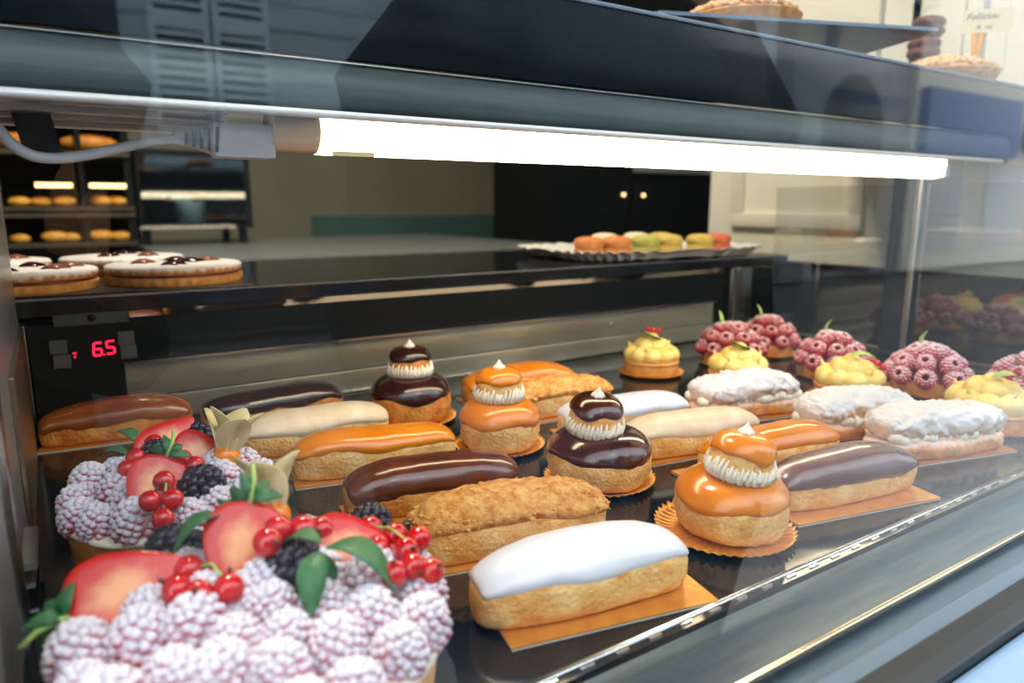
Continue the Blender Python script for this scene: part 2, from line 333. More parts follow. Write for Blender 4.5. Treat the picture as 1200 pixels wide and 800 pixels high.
# control unit
ctl = put('control_panel', boxm('control', BLACKM, -.028, .056, .860, .873, .026, .119, bevel=.001), case, label='black control panel with red 6.5 read-out')
put('bracket_plate', boxm('plate', M('plate_grey', (.07, .08, .085), .45, .5), -.004, .064, .858, .868, .1165, .1285), ctl)
put('bracket_hole', MB().lathe([(0, .0005), (.004, .0005), (.004, 0)], 14).mesh('hole', BLACKM), ctl, (.030, .8578, .1235), (PI/2, 0, 0))
BTN = boxm('button', M('button_grey', (.075, .082, .085), .5), -.0078, .0078, -.0015, .0015, -.0072, .0072, bevel=.0006)
for (bx, bz) in ((-.0025, .0955), (-.0005, .080), (.0600, .0985), (.0612, .0835)): put('button', BTN, ctl, (bx, .8588, bz), (0, R(2), 0))
RED = M('display_red', (1.0, .01, .05), .5, emis=2.2)
SEG = {'a': (0, 1, 1), 'b': (1, .5, 0), 'c': (1, -.5, 0), 'd': (0, -1, 1), 'e': (-1, -.5, 0), 'f': (-1, .5, 0), 'g': (0, 0, 1)}
def digit(ch, x, z, w_, h):
    mb = MB()
    for s in {'6': 'acdefg', '5': 'acdfg'}[ch]:
        px, pz, hor = SEG[s]; cx = x+px*w_/2+pz*h/2*.12; cz = z+pz*h/2; t = w_*.13
        if hor: mb.box(cx-w_*.42, cx+w_*.42, .8585, .8592, cz-t, cz+t)
        else: mb.box(cx-t, cx+t, .8585, .8592, cz-h*.23, cz+h*.23)
    return mb.mesh('digit', RED, smooth=False)
put('digit', digit('6', .0325, .0895, .0075, .0135), ctl, label='red digit 6'); put('digit', digit('5', .0445, .0902, .0075, .0135), ctl, label='red digit 5')
put('decimal_point', boxm('dot', RED, .0375, .0388, .8585, .8592, .0820, .0834), ctl)
put('indicator', MB().box(.0095, .0110, .8585, .8592, .0865, .0880).box(.0115, .0128, .8585, .8592, .0865, .0880).box(.0105, .0118, .8585, .8592, .0825, .0845).mesh('ind', RED, smooth=False), ctl)
# left end
put('end_panel_left', boxm('endl', M('left_glass_steel', (.50, .55, .57), .3, .8, bump=.05, bscale=20), -.044, -.034, .30, .87, -.012, .30), case)
put('end_channel', MB().box(-.040, -.030, .44, .455, -.01, .30).mesh('chan', STEEL, smooth=True, bevel=.002, auto=40), case)
put('end_upright', boxm('upright', STEEL, -.036, -.029, .857, .864, 0, .12, bevel=.001), case)
put('end_clamp', MB().box(-.046, -.026, .50, .56, .018, .024).box(-.046, -.028, .50, .56, .006, .010).mesh('clamp', ALU, smooth=True, bevel=.0015, auto=40), case)
put('end_bracket', boxm('bracket', M('brass_dull', (.5, .4, .28), .3, 1), -.034, -.030, .60, .86, .0, .12, bevel=.001), case)
# right end: glass panes in a dark post
EGL = glass('end_glass', 1.0, (.95, .96, .95), 1.5, .09)
for (y0, y1) in ((.30, .600), (.645, .87)):
    put('end_pane', boxm('epane', EGL, 1.160, 1.1602, y0, y1, .004, .272), case)
put('end_pane_rail', MB().box(1.150, 1.166, .29, .87, -.001, .006).mesh('eprail', STEEL, smooth=True, bevel=.0015, auto=40), case)
put('end_post', boxm('epost', M('post_dark', (.02, .03, .035), .15, .3), 1.150, 1.172, .604, .645, 0, .31, bevel=.003), case)
put('end_post_trim', boxm('eposttrim', ALU, 1.146, 1.152, .598, .606, 0, .31, bevel=.001), case)
# lamp housing / fascia
put('fascia', MB().grid([[(x, y, z) for x in (-.35, 1.26)] for (y, z) in ((.560, .306), (.535, .3035), (.529, .3055), (.5285, .312), (.533, .3405), (.537, .3435), (.60, .3435))]).mesh('fascia', M('fascia_metal', (.032, .046, .048), .38, .6, col2=(.044, .060, .062), scale=9, stretch=(1, 1, 20))), case, label='grey metal fascia above the lamp')
put('fascia_lip', MB().tube([(-.35, .5300, .3055), (1.24, .5300, .3055)], .0032, 8).mesh('lip2', M('lip_pale', (.78, .76, .73), .4, .3)), case)
put('fascia_line', MB().tube([(-.35, .535, .3435), (1.24, .535, .3435)], .0008, 6).mesh('line', M('line_grey', (.28, .30, .30), .4, .6)), case)
put('lamp_housing', boxm('housing', M('housing_alu', (.40, .37, .33), .45, .4), -.35, 1.15, .545, .63, .322, .332), case)
rl = MB()
for (y0, y1, z0) in ((.552, .562, .3035), (.568, .581, .3000), (.586, .596, .2970), (.600, .616, .2935)): rl.box(-.35, .118, y0, y1, z0, .323)
put('lamp_rail', rl.mesh('lrail', M('rail_alu', (.46, .41, .35), .4, .5), smooth=True, bevel=.001, auto=40), case)
# upper tier: dark front panel and shelf
put('upper_panel', MB().box(-.35, 1.48, .533, .541, .346, .418).mesh('upanel', M('upper_panel_glass', (.003, .008, .012), .15, spec=.15), smooth=True, bevel=.002, auto=40), case, label='black glass panel of the upper tier')
put('upper_shelf', boxm('ushelf', BLACK, -.35, 1.48, .541, .95, .408, .418, bevel=.002), case)
put('upper_panel_trim', boxm('uptrim', M('trim_blue_grey', (.16, .20, .24), .3, .6), -.35, 1.48, .531, .543, .4165, .4205, bevel=.001), case)

# fluorescent tube, its plug and cable
tube = thing('fluorescent_lamp', 'glowing white fluorescent tube under the grey fascia', 'lamp', (0, .572, .2975))
TUBE = M('tube_glow', (1.0, .80, .52), .4, emis=TUBE_STRENGTH)
put('glass_tube', MB().lathe([(0, .185), (.0185, .185), (.0185, 1.125), (0, 1.125)], 20, mt=Matrix.Rotation(PI/2, 4, 'Y')).mesh('tube', TUBE, auto=50), tube)
put('end_cap', MB().lathe([(0, .150), (.017, .150), (.0182, .153), (.0182, .185), (0, .185)], 20, mt=Matrix.Rotation(PI/2, 4, 'Y')).mesh('cap', M('cap_amber', (.72, .52, .28), .4, .3), auto=40), tube, label='amber end cap')
put('end_socket', MB().box(1.125, 1.14, -.018, .018, -.018, .018).mesh('sock', M('plug_white', srgb(206, 206, 210), .45), smooth=True, bevel=.003, auto=40), tube)
put('label_sticker', boxm('stick', M('sticker', srgb(236, 214, 160), .6), .192, .226, -.0215, -.0205, -.020, -.0165), tube)
plug = thing('power_plug', 'ribbed pale grey plug and cable feeding the fluorescent tube', 'plug', (0, .572, .2865))
PW = MATS['plug_white']
pm = MB(); pm.box(.108, .152, -.011, .011, -.0125, .0125); put('plug_body', pm.mesh('pbody', PW, smooth=True, bevel=.003, auto=40), plug)
nk = MB(); nk.lathe([(0, 0), (.0048, 0), (.0062, .012), (.0110, .026), (.0110, .028), (0, .028)], 14, mt=Matrix.Translation((.083, 0, 0)) @ Matrix.Rotation(PI/2, 4, 'Y')); put('strain_relief', nk.mesh('neck', PW, auto=50), plug)
rib = boxm('rib', M('rib_grey', (.10, .10, .12), .6), -.0009, .0009, -.0122, -.0095, -.009, .009)
for k in range(5): put('rib', rib, plug, (.090+k*.0050, .001*(5-k)*.55, .0), (0, R(4), 0), (1, 1, .5+.12*k))
pts = [Vector((.084, 0, 0)), Vector((.066, 0, -.003)), Vector((.045, 0, -.009)), Vector((.020, 0, -.015)), Vector((.002, -.002, -.016)), Vector((-.010, -.004, -.011)), Vector((-.018, -.004, -.001)), Vector((-.024, 0, .012)), Vector((-.028, .004, .03))]
cur = []
for i in range(len(pts)-1):
    p0, p1, p2, p3 = pts[max(i-1, 0)], pts[i], pts[i+1], pts[min(i+2, len(pts)-1)]
    for q in range(6):
        t = q/6; cur.append(.5*((2*p1)+(p2-p0)*t+(2*p0-5*p1+4*p2-p3)*t*t+(3*p1-p0-3*p2+p3)*t**3))
cur.append(pts[-1]); put('cable', MB().tube(cur, .0036, 10).mesh('cable', PW), plug)
strap = tag(put('cable_strap', MB().add([(-.012, .583, .2995), (.010, .583, .2995), (.016, .583, .268), (-.006, .583, .268), (-.012, .5845, .2995), (.010, .5845, .2995), (.016, .5845, .268), (-.006, .5845, .268)], [(0, 1, 2, 3), (7, 6, 5, 4), (0, 4, 5, 1), (1, 5, 6, 2), (2, 6, 7, 3), (3, 7, 4, 0)]).mesh('strap', M('strap_black', (.02, .02, .022), .7), smooth=False)), 'short black strap hanging from the lamp rail', 'strap')

# ------------------------------------------------------------ white panelled cabinet at the right
cab = thing('white_cabinet', 'cream white panelled cabinet beyond the glass end of the case', 'cabinet', (0, 0, 0))
put('carcass', boxm('carcass', WHITEP, 1.52, 1.9, .30, 1.345, .104, 1.2), cab)
put('plinth', boxm('plinth', BLACKM, 1.515, 1.9, .30, 1.345, GZ, .102), cab)
for (ya, yb) in ((.34, .62), (.68, .80), (.84, 1.30)):
    d = put('door', boxm('cdoor', WHITEP, 1.505, 1.52, ya-.02, yb+.04, .106, 1.18, bevel=.002), cab)
    fr = MB(); y0, y1, z0, z1 = ya+.06 if yb-ya > .3 else ya+.02, yb-.04, .185, 1.1
    for (a, b, c, e) in ((y0, y1, z0, z0+.035), (y0, y1, z1-.035, z1), (y0, y0+.035, z0+.0352, z1-.0352), (y1-.035, y1, z0+.0352, z1-.0352)): fr.box(1.492, 1.506, a, b, c, e)
    put('moulding', fr.mesh('mould', WHITEP, smooth=True, bevel=.004, auto=40), d)

# ------------------------------------------------------------ background of the shop
rack = thing('bread_rack', 'black open rack of golden pastries at the back of the shop', 'rack', (0, 2.6, 0))
rb = MB().box(-.12, -.10, 0, .4, GZ, .75).box(.10, .115, 0, .4, GZ, .75).box(.225, .245, 0, .4, GZ, .75).box(-.12, .245, .38, .4, GZ, .75)
put('frame', rb.mesh('rack', BLACKM, smooth=False), rack)
for z in (.125, .215, .235, .40, .52): put('rack_shelf', boxm('rs', M('rack_shelf', (.09, .07, .05), .5, .3), -.12, .245, -.01, .38, z-.012, z), rack)
LED = M('rack_led', (1.0, .62, .24), .5, emis=3.0)
for (x0, x1) in ((-.015, .08), (.125, .225)): put('shelf_light', boxm('led', LED, x0, x1, -.015, -.005, .292, .305), rack)
ROLL = MB().ball((0, 0, .016), .03, 2, (1.25, .8, .6)).mesh('roll', M('roll', srgb(226, 150, 40), .5, col2=srgb(240, 190, 90), scale=40))
def scatter(xs, z, y, lab, grp):
    for x in xs: tag(put('bread_roll', ROLL, None, (x, 2.6+y, z), (0, 0, random.uniform(-.6, .6)), random.uniform(.8, 1.1)), lab, 'bread', grp)
scatter((-.06, -.005, .055, .155, .20), .236, .03, 'small golden bread roll on the lit upper shelf of the back rack', 'rolls on the upper rack shelf')
scatter((-.07, .02, .06, .145, .2), .126, .03, 'small golden bread roll on the lower shelf of the back rack', 'rolls on the lower rack shelf')
LOAF = MB().ball((0, 0, .028), .05, 2, (1.7, .8, .55)).mesh('loaf', M('loaf', srgb(206, 120, 30), .55, col2=srgb(226, 156, 60), scale=30))
for x in (-.03, .14): tag(put('bread_loaf', LOAF, None, (x, 2.66, .402)), 'long orange brown loaf on the top shelf of the back rack', 'bread', 'loaves on the back rack')
mach = thing('glass_warmer', 'dark glass-fronted food warmer standing beside the bread rack', 'warmer', (0, 2.6, 0))
put('casing', MB().box(.26, .62, .05, .4, .16, .172).box(.26, .62, .05, .4, .40, .42).box(.26, .272, .05, .4, .172, .40).box(.60, .62, .05, .4, .172, .40).box(.26, .62, .39, .4, .172, .40).mesh('casing', BLACKM, smooth=False), mach)
for (fx, fy) in ((.28, .08), (.59, .08), (.28, .37), (.59, .37)): put('foot', boxm('wfoot', BLACKM, fx-.012, fx+.012, fy-.012, fy+.012, .1055, .16), mach)
put('front_trim', boxm('ftrim', STEEL, .26, .56, .045, .052, .160, .172), mach)
put('front_glass', boxm('fglass', glass('warmer_glass', 1.2, (.85, .94, .96)), .272, .60, .052, .054, .172, .40), mach)
tub = tag(put('plastic_tub', MB().lathe([(0, 0), (.045, 0), (.052, .075), (.054, .078), (.047, .074), (.04, .006), (0, .006)], 20).mesh('tub', M('tub_white', (.55, .60, .62), .5)), None, (.44, 2.80, .1725)), 'white plastic tub inside the glass-fronted warmer', 'tub')
put_w = tag(put('paper_box', boxm('pb', M('paper_white', (.6, .62, .62), .6), -.035, .035, -.03, .03, 0, .02, bevel=.002), None, (.405, 2.80, .252), (0, .1, .2)), 'small white box lying on top of the plastic tub', 'box')
ct = thing('back_counter', 'long dark counter with a pale grey top behind the case', 'counter', (0, 0, 0))
put('counter_body', boxm('cb', DARKP, .27, 1.5, 1.95, 3.1, GZ, .085), ct)
put('counter_top', boxm('ctop', M('counter_grey', (.20, .22, .22), .3), .255, 1.52, 1.93, 3.12, .085, .105, bevel=.003), ct)
gc = thing('glass_counter', 'low teal glass counter with a bright edge in front of the olive wall', 'counter', (0, 0, 0))
put('counter_base', boxm('gb', M('teal_dark', (.03, .07, .065), .3), 1.0, 2.6, 3.2, 3.8, GZ, .02), gc)
put('glass_front', boxm('gf', M('teal_glass', (.05, .11, .10), .1), 1.0, 2.6, 3.19, 3.2, .02, .19), gc)
put('top_edge', boxm('ge', M('edge_pale', (.55, .60, .52), .3), 1.0, 2.6, 3.17, 3.2, .02, .045), gc)
dk = thing('tall_cabinet', 'tall black cabinet with small warm spotlights beside the olive wall', 'cabinet', (0, 0, 0))
put('carcass', boxm('dkb', BLACKM, 1.78, 3.6, 2.45, 2.9, GZ, 1.6), dk)
put('light_strip', boxm('dks', M('strip_grey', (.35, .36, .33), .4), 2.24, 2.9, 2.435, 2.45, .385, .41), dk)
put('door_edge', boxm('dke', DSTEEL, 2.20, 2.215, 2.435, 2.45, -.2, .6), dk)
put('spot', MB().ball((2.18, 2.44, .285), .009, 1).mesh('spot', LED), dk); put('spot', MB().ball((2.30, 2.44, .283), .009, 1).mesh('spot2', LED), dk)
# unseen lamp added to brighten the cabinet, olive wall and shelf tarts
cl = thing('added_fill_light', 'unseen round fill light added above the shop floor', 'light', (.35, 1.35, 1.86))
put('diffuser', MB().lathe([(0, -.03), (.2, -.03), (.22, -.01), (.22, .04), (0, .04)], 28).mesh('diff', M('fill_glow', (1.0, .88, .68), .5, emis=85.0), auto=40), cl)

# ------------------------------------------------------------ pastry builders
def eclair_pt(L, W, Hh, phi, th, off=0, seed=0, rough=.0012, e=.5):
    s, c = math.sin(phi), math.cos(phi)
    k = max(0, c)**e; x = (L/2+off*.8)*sp(s, .62)
    bow = .0012*math.sin(x*40+seed)+.0014*nz((x*1.0, 0, 0), 22, seed)
    wv = 1+.08*nz((x, 1, 0), 26, seed)+.04*math.sin(x*55+seed*2)
    y = (W/2*wv+off)*k*sp(math.cos(th), .8); st = sp(math.sin(th), .85)
    z = Hh*.42+(((Hh*.58+off) if st > 0 else Hh*.66)*st+bow)*(.35+.65*k if st > 0 else 1)*(k if st > 0 else .25+.75*k)
    if z < .0012: z = .0006
    v = Vector((x, y+.002*math.sin(x*18+seed), z))
    if rough and z > .002:
        d = rough*(nz(v, 130, seed)*.9+nz(v, 330, seed)*.5)-.0024*math.exp(-((z-Hh*(.36+.1*nz((x, 0, 0), 30, seed)))/.0016)**2)*sm(-.2, .3, nz((x, 2, 0), 45, seed)); v += Vector((0, y*30, (z-Hh/2)*30)).normalized()*d if (abs(y)+abs(z-Hh/2)) > 1e-5 else Vector((0, 0, 0))
    return v
def eclair_body(L, W, Hh, seed, mat, rough=.0012):
    mb = MB(); n, m = 44, 36
    mb.grid([[eclair_pt(L, W, Hh, -PI/2+PI*i/n, 2*PI*j/m, 0, seed, rough) for j in range(m)] for i in range(n+1)], closeu=True)
    return mb.mesh('eclair_dough', mat)
def eclair_glaze(L, W, Hh, seed, mat, t0=8, wav=14, thick=.0026, rough=0, name='icing'):
    mb = MB(); n, m = 48, 22; rows = []
    for i in range(n+1):
        phi = R(-79)+R(158)*i/n; row = []
        x = L/2*sp(math.sin(phi), .62); endf = sm(0, .10, min(i, n-i)/n)
        for j in range(m+1):
            q = j/m
            a0 = R(t0+wav*nz((x, 0, 3), 34, seed)+5*math.sin(x*70+seed)+26*(1-endf)); a1 = PI-R(t0+wav*nz((x, 5, 9), 34, seed+3)+26*(1-endf))
            th = a0+(a1-a0)*q
            ed = min(q, 1-q); o = thick*(math.sqrt(min(1, ed/.09)))*min(1, .25+endf)-.0003 if ed > 0 else -.0008
            if i in (0, n): o = -.0008
            if ed > 0 and i not in (0, n): o += .0008*nz((x, q*.05, 0), 60, seed)*min(1, ed/.2)
            v = eclair_pt(L, W, Hh, phi, th, o, seed, 0)
            if rough: v += Vector((0, math.cos(th)*.6, math.sin(th)))*rough*(nz(v, 190, seed)+.8*nz(v, 420, seed+1))*(1 if ed > 0 else 0)
            row.append(v)
        rows.append(row)
    mb.grid(rows); return mb.mesh(name, mat)

BOARDS = []
def board(x, y, ang, L, W, label, z=0, off=(0, 0)):
    mb = MB(); mb.cur = 0; mb.box(-L/2, L/2, -W/2, W/2, .0012, .0021); mb.cur = 1; mb.box(-L/2+.0003, L/2-.0003, -W/2+.0003, W/2-.0003, .0, .0012)
    ca, sa = math.cos(R(ang)), math.sin(R(ang))
    o = put('gold_card', mb.mesh('card', [GOLD, CARDW], smooth=False), None, (x+off[0]*ca-off[1]*sa, y+off[0]*sa+off[1]*ca, z), (0, 0, R(ang)))
    return tag(o, label, 'cake card', 'gold cards under the pastries')
def eclair(x, y, ang, L, label, glaze, seed, W=.047, Hh=.0375, dough=None, crumb=False, card=None, coff=(0, 0), clen=.155, t0=8, wav=14):
    t = thing('eclair', label, 'eclair', (x, y, .0023), R(ang), 'eclairs on the tray')
    put('choux_shell', eclair_body(L, W, Hh, seed, dough or DOUGH), t)
    if crumb:
        put('crumb_topping', eclair_glaze(L, W, Hh, seed, CRUMB, 14, 10, .004, .0028, 'crumb_topping'), t)
        cb = MB(); rnd = random.Random(seed)
        for k in range(260):
            phi = rnd.uniform(-1.25, 1.25); th = rnd.uniform(R(18), R(162)); v = eclair_pt(L, W, Hh, phi, th, .0036, seed, 0); r = rnd.uniform(.0007, .0021)
            cb.ball(v, r, 1, (rnd.uniform(.7, 1.4), rnd.uniform(.7, 1.3), rnd.uniform(.5, 1)))
        o = put('crumbs', cb.mesh('crumbs', CRUMB, smooth=False), t); o['kind'] = 'stuff'
    else:
        put('icing', eclair_glaze(L, W, Hh, seed, glaze, t0, wav), t)
    if card: board(x, y, ang, clen, .058, card, 0, coff)
    else: board(x, y, ang, L*1.0, .051, ('thin edge of gold card beneath the rear ' if seed == 9 else 'thin edge of gold card beneath the ')+label.split(' eclair')[0]+' eclair', 0)
    return t

E1 = eclair(.254, .312, -12.0, .141, 'glossy white iced eclair alone at the front edge of the tray', WICE, 1, W=.050, Hh=.038, card='wide gold card showing in front of the white iced eclair', coff=(.009, -.004), clen=.136, t0=17, wav=12)
eclair(.256, .396, -12, .142, 'crumb coated eclair between white iced and chocolate eclairs', None, 2, W=.050, Hh=.039, crumb=True)
eclair(.242, .490, -7.3, .143, 'milk chocolate eclair between crumb coated and caramel eclairs', M('milk_choc_icing', srgb(86, 40, 26), .2, col2=srgb(108, 54, 36), scale=30, coat=.5), 3, dough=DOUGHB, t0=0)
eclair(.233, .589, -12, .148, 'orange caramel eclair behind the milk chocolate eclair', CARAMEL, 4, t0=16)
eclair(.206, .682, -5.8, .149, 'cream coloured iced eclair beside the dark chocolate religieuse', PALEICE, 5, t0=12)
eclair(.194, .788, -5.2, .152, 'dark chocolate eclair against the steel back of the case', DCHOC, 6, dough=DOUGHB, t0=4)
eclair(.043, .822, -8, .141, 'toffee brown iced eclair under the red digital display', BROWNI, 7, dough=DOUGHB, t0=0)
eclair(.484, .728, -4, .155, 'caramel eclair farthest back beside the crumb coated eclair', CARAMEL, 8, dough=DOUGHB)
eclair(.476, .642, -3, .146, 'crumb coated eclair behind the chocolate religieuse with white collar', None, 9, crumb=True)
eclair(.518, .470, -8, .152, 'pale iced eclair in front of the white fondant eclair', PALEICE, 10, t0=10, Hh=.036)
eclair(.503, .553, -11, .152, 'white fondant eclair half hidden behind the pale iced eclair', WICE, 11, Hh=.036)
eclair(.538, .392, -9, .152, 'caramel eclair touching the small bun of the front religieuse', CARAMEL, 12, t0=14, card='gold card with a pale corner beneath the caramel eclair by the front religieuse', coff=(-.006, 0), clen=.165)
eclair(.535, .319, -12.5, .147, 'violet brown chocolate eclair on gold card near the tray front', M('violet_choc_icing', srgb(88, 50, 44), .24, col2=srgb(104, 62, 56), scale=30, coat=.5), 13, t0=8, card='gold card poking out under the violet brown chocolate eclair', coff=(-.001, -.006), clen=.148)

# powdered cream-filled choux fingers
LIDM = dusted('sugared_lid', srgb(206, 160, 104), lo=-.75, hi=.35, amt=.95, nscale=160, sugar=(.70, .68, .69))
BASEM = dusted('sugared_base', srgb(206, 140, 76), lo=.0, hi=1.1, amt=.5, nscale=160)
def cream_finger(x, y, ang, L, label, seed, card):
    t = thing('cream_choux', label, 'pastry', (x, y, .0023), R(ang), 'sugar dusted cream fingers')
    W, Hh = .056, .026
    put('choux_base', eclair_body(L, W, Hh-.003, seed, BASEM, .0022), t)
    cm = MB(); rnd = random.Random(seed)
    for k in range(15):
        xx = -L*.44+L*.88*k/14
        for s in (-1, 1):
            kk = math.sqrt(max(.05, 1-(xx/(L*.5))**2*.8)); cm.ball((xx+rnd.uniform(-.002, .002), s*(.0185*kk+rnd.uniform(-.001, .002)), .0205+rnd.uniform(-.002, .002)), .0088*rnd.uniform(.85, 1.1), 2, (.9, 1, .8))
    cm.box(-L*.42, L*.42, -.017, .017, .016, .024)
    put('cream_filling', cm.mesh('cream', CREAMW), t)
    lid = MB(); n, m = 120, 52; rows = []
    for i in range(n+1):
        phi = -PI/2+PI*i/n; row = []
        for j in range(m):
            th = 2*PI*j/m; v = eclair_pt(L*.97, W*1.0, .025, phi, th, 0, seed+5, 0)
            wx, wy = v.x+.004*nz(v, 90, seed), v.y+.004*nz(v, 90, seed+9)
            rg = (1-2.2*abs(nz((wx, wy*1.5, v.z), 62, seed)))*.9+(1-2.2*abs(nz((wx*.8, wy*2, v.z+2), 140, seed)))*.55+.35*nz(v, 420, seed)-.5
            v = v+Vector((0, math.cos(th)*.8, math.sin(th)*(1 if th < PI else .2)))*(rg*.0048)*(abs(math.cos(phi))**.4)
            row.append(v+Vector((0, 0, .0195)))
        rows.append(row)
    lid.grid(rows, closeu=True); put('sugared_lid', lid.mesh('lid', LIDM), t)
    board(x, y, ang, .150, .058, card, 0, (0, -.002))
cream_finger(.662, .523, -14, .140, 'sugar dusted cream choux finger beside the pale iced eclair', 21, 'gold card under the sugar dusted finger beside the pale iced eclair')
cream_finger(.697, .408, -14, .138, 'sugar dusted cream choux finger behind the caramel eclair end', 22, 'gold card under the sugar dusted finger behind the caramel eclair end')
cream_finger(.717, .336, -14.5, .150, 'flaky sugar dusted choux finger behind the violet brown chocolate eclair', 23, 'gold card under the sugar dusted finger by the tray front')

# religieuses
def doily_mesh(r, n=44, h=.0035):
    mb = MB(); N = n*6
    prof = [(0, 0), (.45, 0), (.80, .0), (.90, .35), (1.0, 1.0)]
    def row(dz):
        rows = []
        for (q, hh) in prof:
            rw = []
            for k in range(N):
                a = 2*PI*k/N; wv = math.cos(n*a)
                rr = r*q*(1+(.018*wv if q > .95 else 0)); z = hh*h+(.0011*wv*max(0, (q-.6)/.4))+.0012
                rw.append(Vector((rr*math.cos(a), rr*math.sin(a), z+dz)))
            rows.append(rw)
        return rows
    a = row(0); b = row(-.0006); mb.grid(a+b[::-1], closeu=True); return mb.mesh('doily', GOLD)
def doily(x, y, r, label):
    return tag(put('gold_doily', doily_mesh(r), None, (x, y, .0006)), label, 'doily', 'fluted gold paper doilies')
def choux(r, h, seed, mat, rough=.0022):
    mb = MB(); n, m = 26, 44; rows = []
    for i in range(n+1):
        ph = -PI/2+PI*i/n; row = []
        for j in range(m):
            a = 2*PI*j/m; rr = r*max(0, math.cos(ph))**.62; z = h*.42+(h*.58 if ph > 0 else h*.62)*sp(math.sin(ph), .8)
            v = Vector((rr*math.cos(a), rr*math.sin(a), z)); d = rough*(nz(v, 75, seed)*1.0+nz(v, 180, seed)*.7+.5*abs(nz(v, 320, seed)))
            v += Vector((v.x, v.y, (z-h*.42)*.6)).normalized()*d if v.length > 1e-4 else Vector()
            v.z = max(v.z, .0004); row.append(v)
        rows.append(row)
    mb.grid(rows, closeu=True); return mb.mesh('choux', mat)
def cap(r, h, seed, mat, low=.05, wav=.16, thick=.0024):
    mb = MB(); n, m = 18, 56; rows = []
    for i in range(n+1):
        row = []
        for j in range(m):
            a = 2*PI*j/m; lo = low+wav*(.6*math.sin(3*a+seed)+.5*math.sin(5*a+seed*2)+.6*nz((math.cos(a), math.sin(a), seed), 1.6, seed))
            q = i/n; ph = lo+(PI/2-lo)*q; o = thick*math.sqrt(min(1, q/.12)) if q > 0 else -.0012
            rr = (r+o)*max(0, math.cos(ph))**.62; z = h*.42+(h*.58+o)*sp(math.sin(ph), .8)
            row.append(Vector((rr*math.cos(a), rr*math.sin(a), z)))
        rows.append(row)
    mb.grid(rows, closeu=True); return mb.mesh('icing_cap', mat)
def collar(r, h, seed, n=40):
    mb = MB(); rnd = random.Random(seed)
    for k in range(n):
        a = 2*PI*k/n+rnd.uniform(-.05, .05); d = Vector((math.cos(a), math.sin(a), 0)); tg = Vector((-math.sin(a), math.cos(a), 0))
        hh = h*rnd.uniform(.8, 1.25); ln = rnd.uniform(.001, .004)
        pts = [d*(r*.92)+Vector((0, 0, -.001)), d*(r*1.07)+Vector((0, 0, hh*.15)), d*(r*1.10)+tg*ln*.3+Vector((0, 0, hh*.5)), d*(r*1.07)+tg*ln*.7+Vector((0, 0, hh*.85)), d*(r*1.03)+tg*ln+Vector((0, 0, hh*1.1))]
        mb.tube(pts, [.0016, .0021, .0019, .0013, .0003], 6)
    mb.lathe([(r*.5, -.001), (r*1.03, 0), (r*1.08, h*.4), (r*1.02, h*.8), (r*.9, h*.9)], 32, cap=False)
    return mb.mesh('collar', CREAMW)
def rosette(r):
    mb = MB(); n = 36; rows = []
    for (q, z) in ((.0, 0), (.85, 0), (1, .25), (.95, .5), (.62, .8), (.35, 1.15), (.14, 1.5), (.02, 1.75)):
        rows.append([Vector((r*q*(1+.16*math.cos(7*(2*PI*k/n+z*.8)))*math.cos(2*PI*k/n), r*q*(1+.16*math.cos(7*(2*PI*k/n+z*.8)))*math.sin(2*PI*k/n), z*r)) for k in range(n)])
    mb.grid(rows, closeu=True); return mb.mesh('rosette', CREAMW)
def religieuse(x, y, r, label, glaze, seed, dough, tilt=(0, 0), dlabel=None, dr=None, h=.043, rs=.0225, doff=(0, 0)):
    t = thing('religieuse', label, 'choux bun', (x, y, .0032), seed*1.3, 'two tiered religieuses')
    put('large_choux', choux(r, h, seed, dough), t); put('large_icing', cap(r, h, seed, glaze, .12, .10), t)
    st = put('small_choux', choux(rs, .031, seed+3, dough, .0012), t, (tilt[0]*.05, tilt[1]*.05, h-.0005), (tilt[1], tilt[0], 0))
    put('small_icing', cap(rs, .031, seed+3, glaze, .22, .14), st)
    put('cream_collar', collar(rs, .0115, seed), st, (0, 0, .0015)); put('cream_rosette', rosette(.0058), st, (0, 0, .0315))
    doily(x+doff[0], y+doff[1], dr or r*1.14, dlabel)
religieuse(.327, .714, .044, 'dark chocolate religieuse in front of the steel back wall', DCHOC, 1, DOUGHB, dlabel='gold doily under the dark chocolate religieuse at the back', h=.049)
religieuse(.362, .581, .039, 'caramel religieuse between two caramel eclairs', CARAMEL, 2, DOUGH, dlabel='gold doily under the caramel religieuse between caramel eclairs', dr=.0455, h=.046)
religieuse(.389, .457, .0450, 'glossy chocolate religieuse with white cream collar beside pale eclair', CHOC, 3, DOUGH, tilt=(.10, -.10), dlabel='gold doily under the glossy chocolate religieuse with white collar', dr=.0485, h=.044)
religieuse(.408, .328, .0405, 'caramel religieuse with tilted top beside the white iced eclair', CARAMEL, 4, DOUGH, tilt=(.10, -.06), dlabel='wide fluted gold doily beside the white iced eclair', dr=.051, h=.042, doff=(-.004, .002))

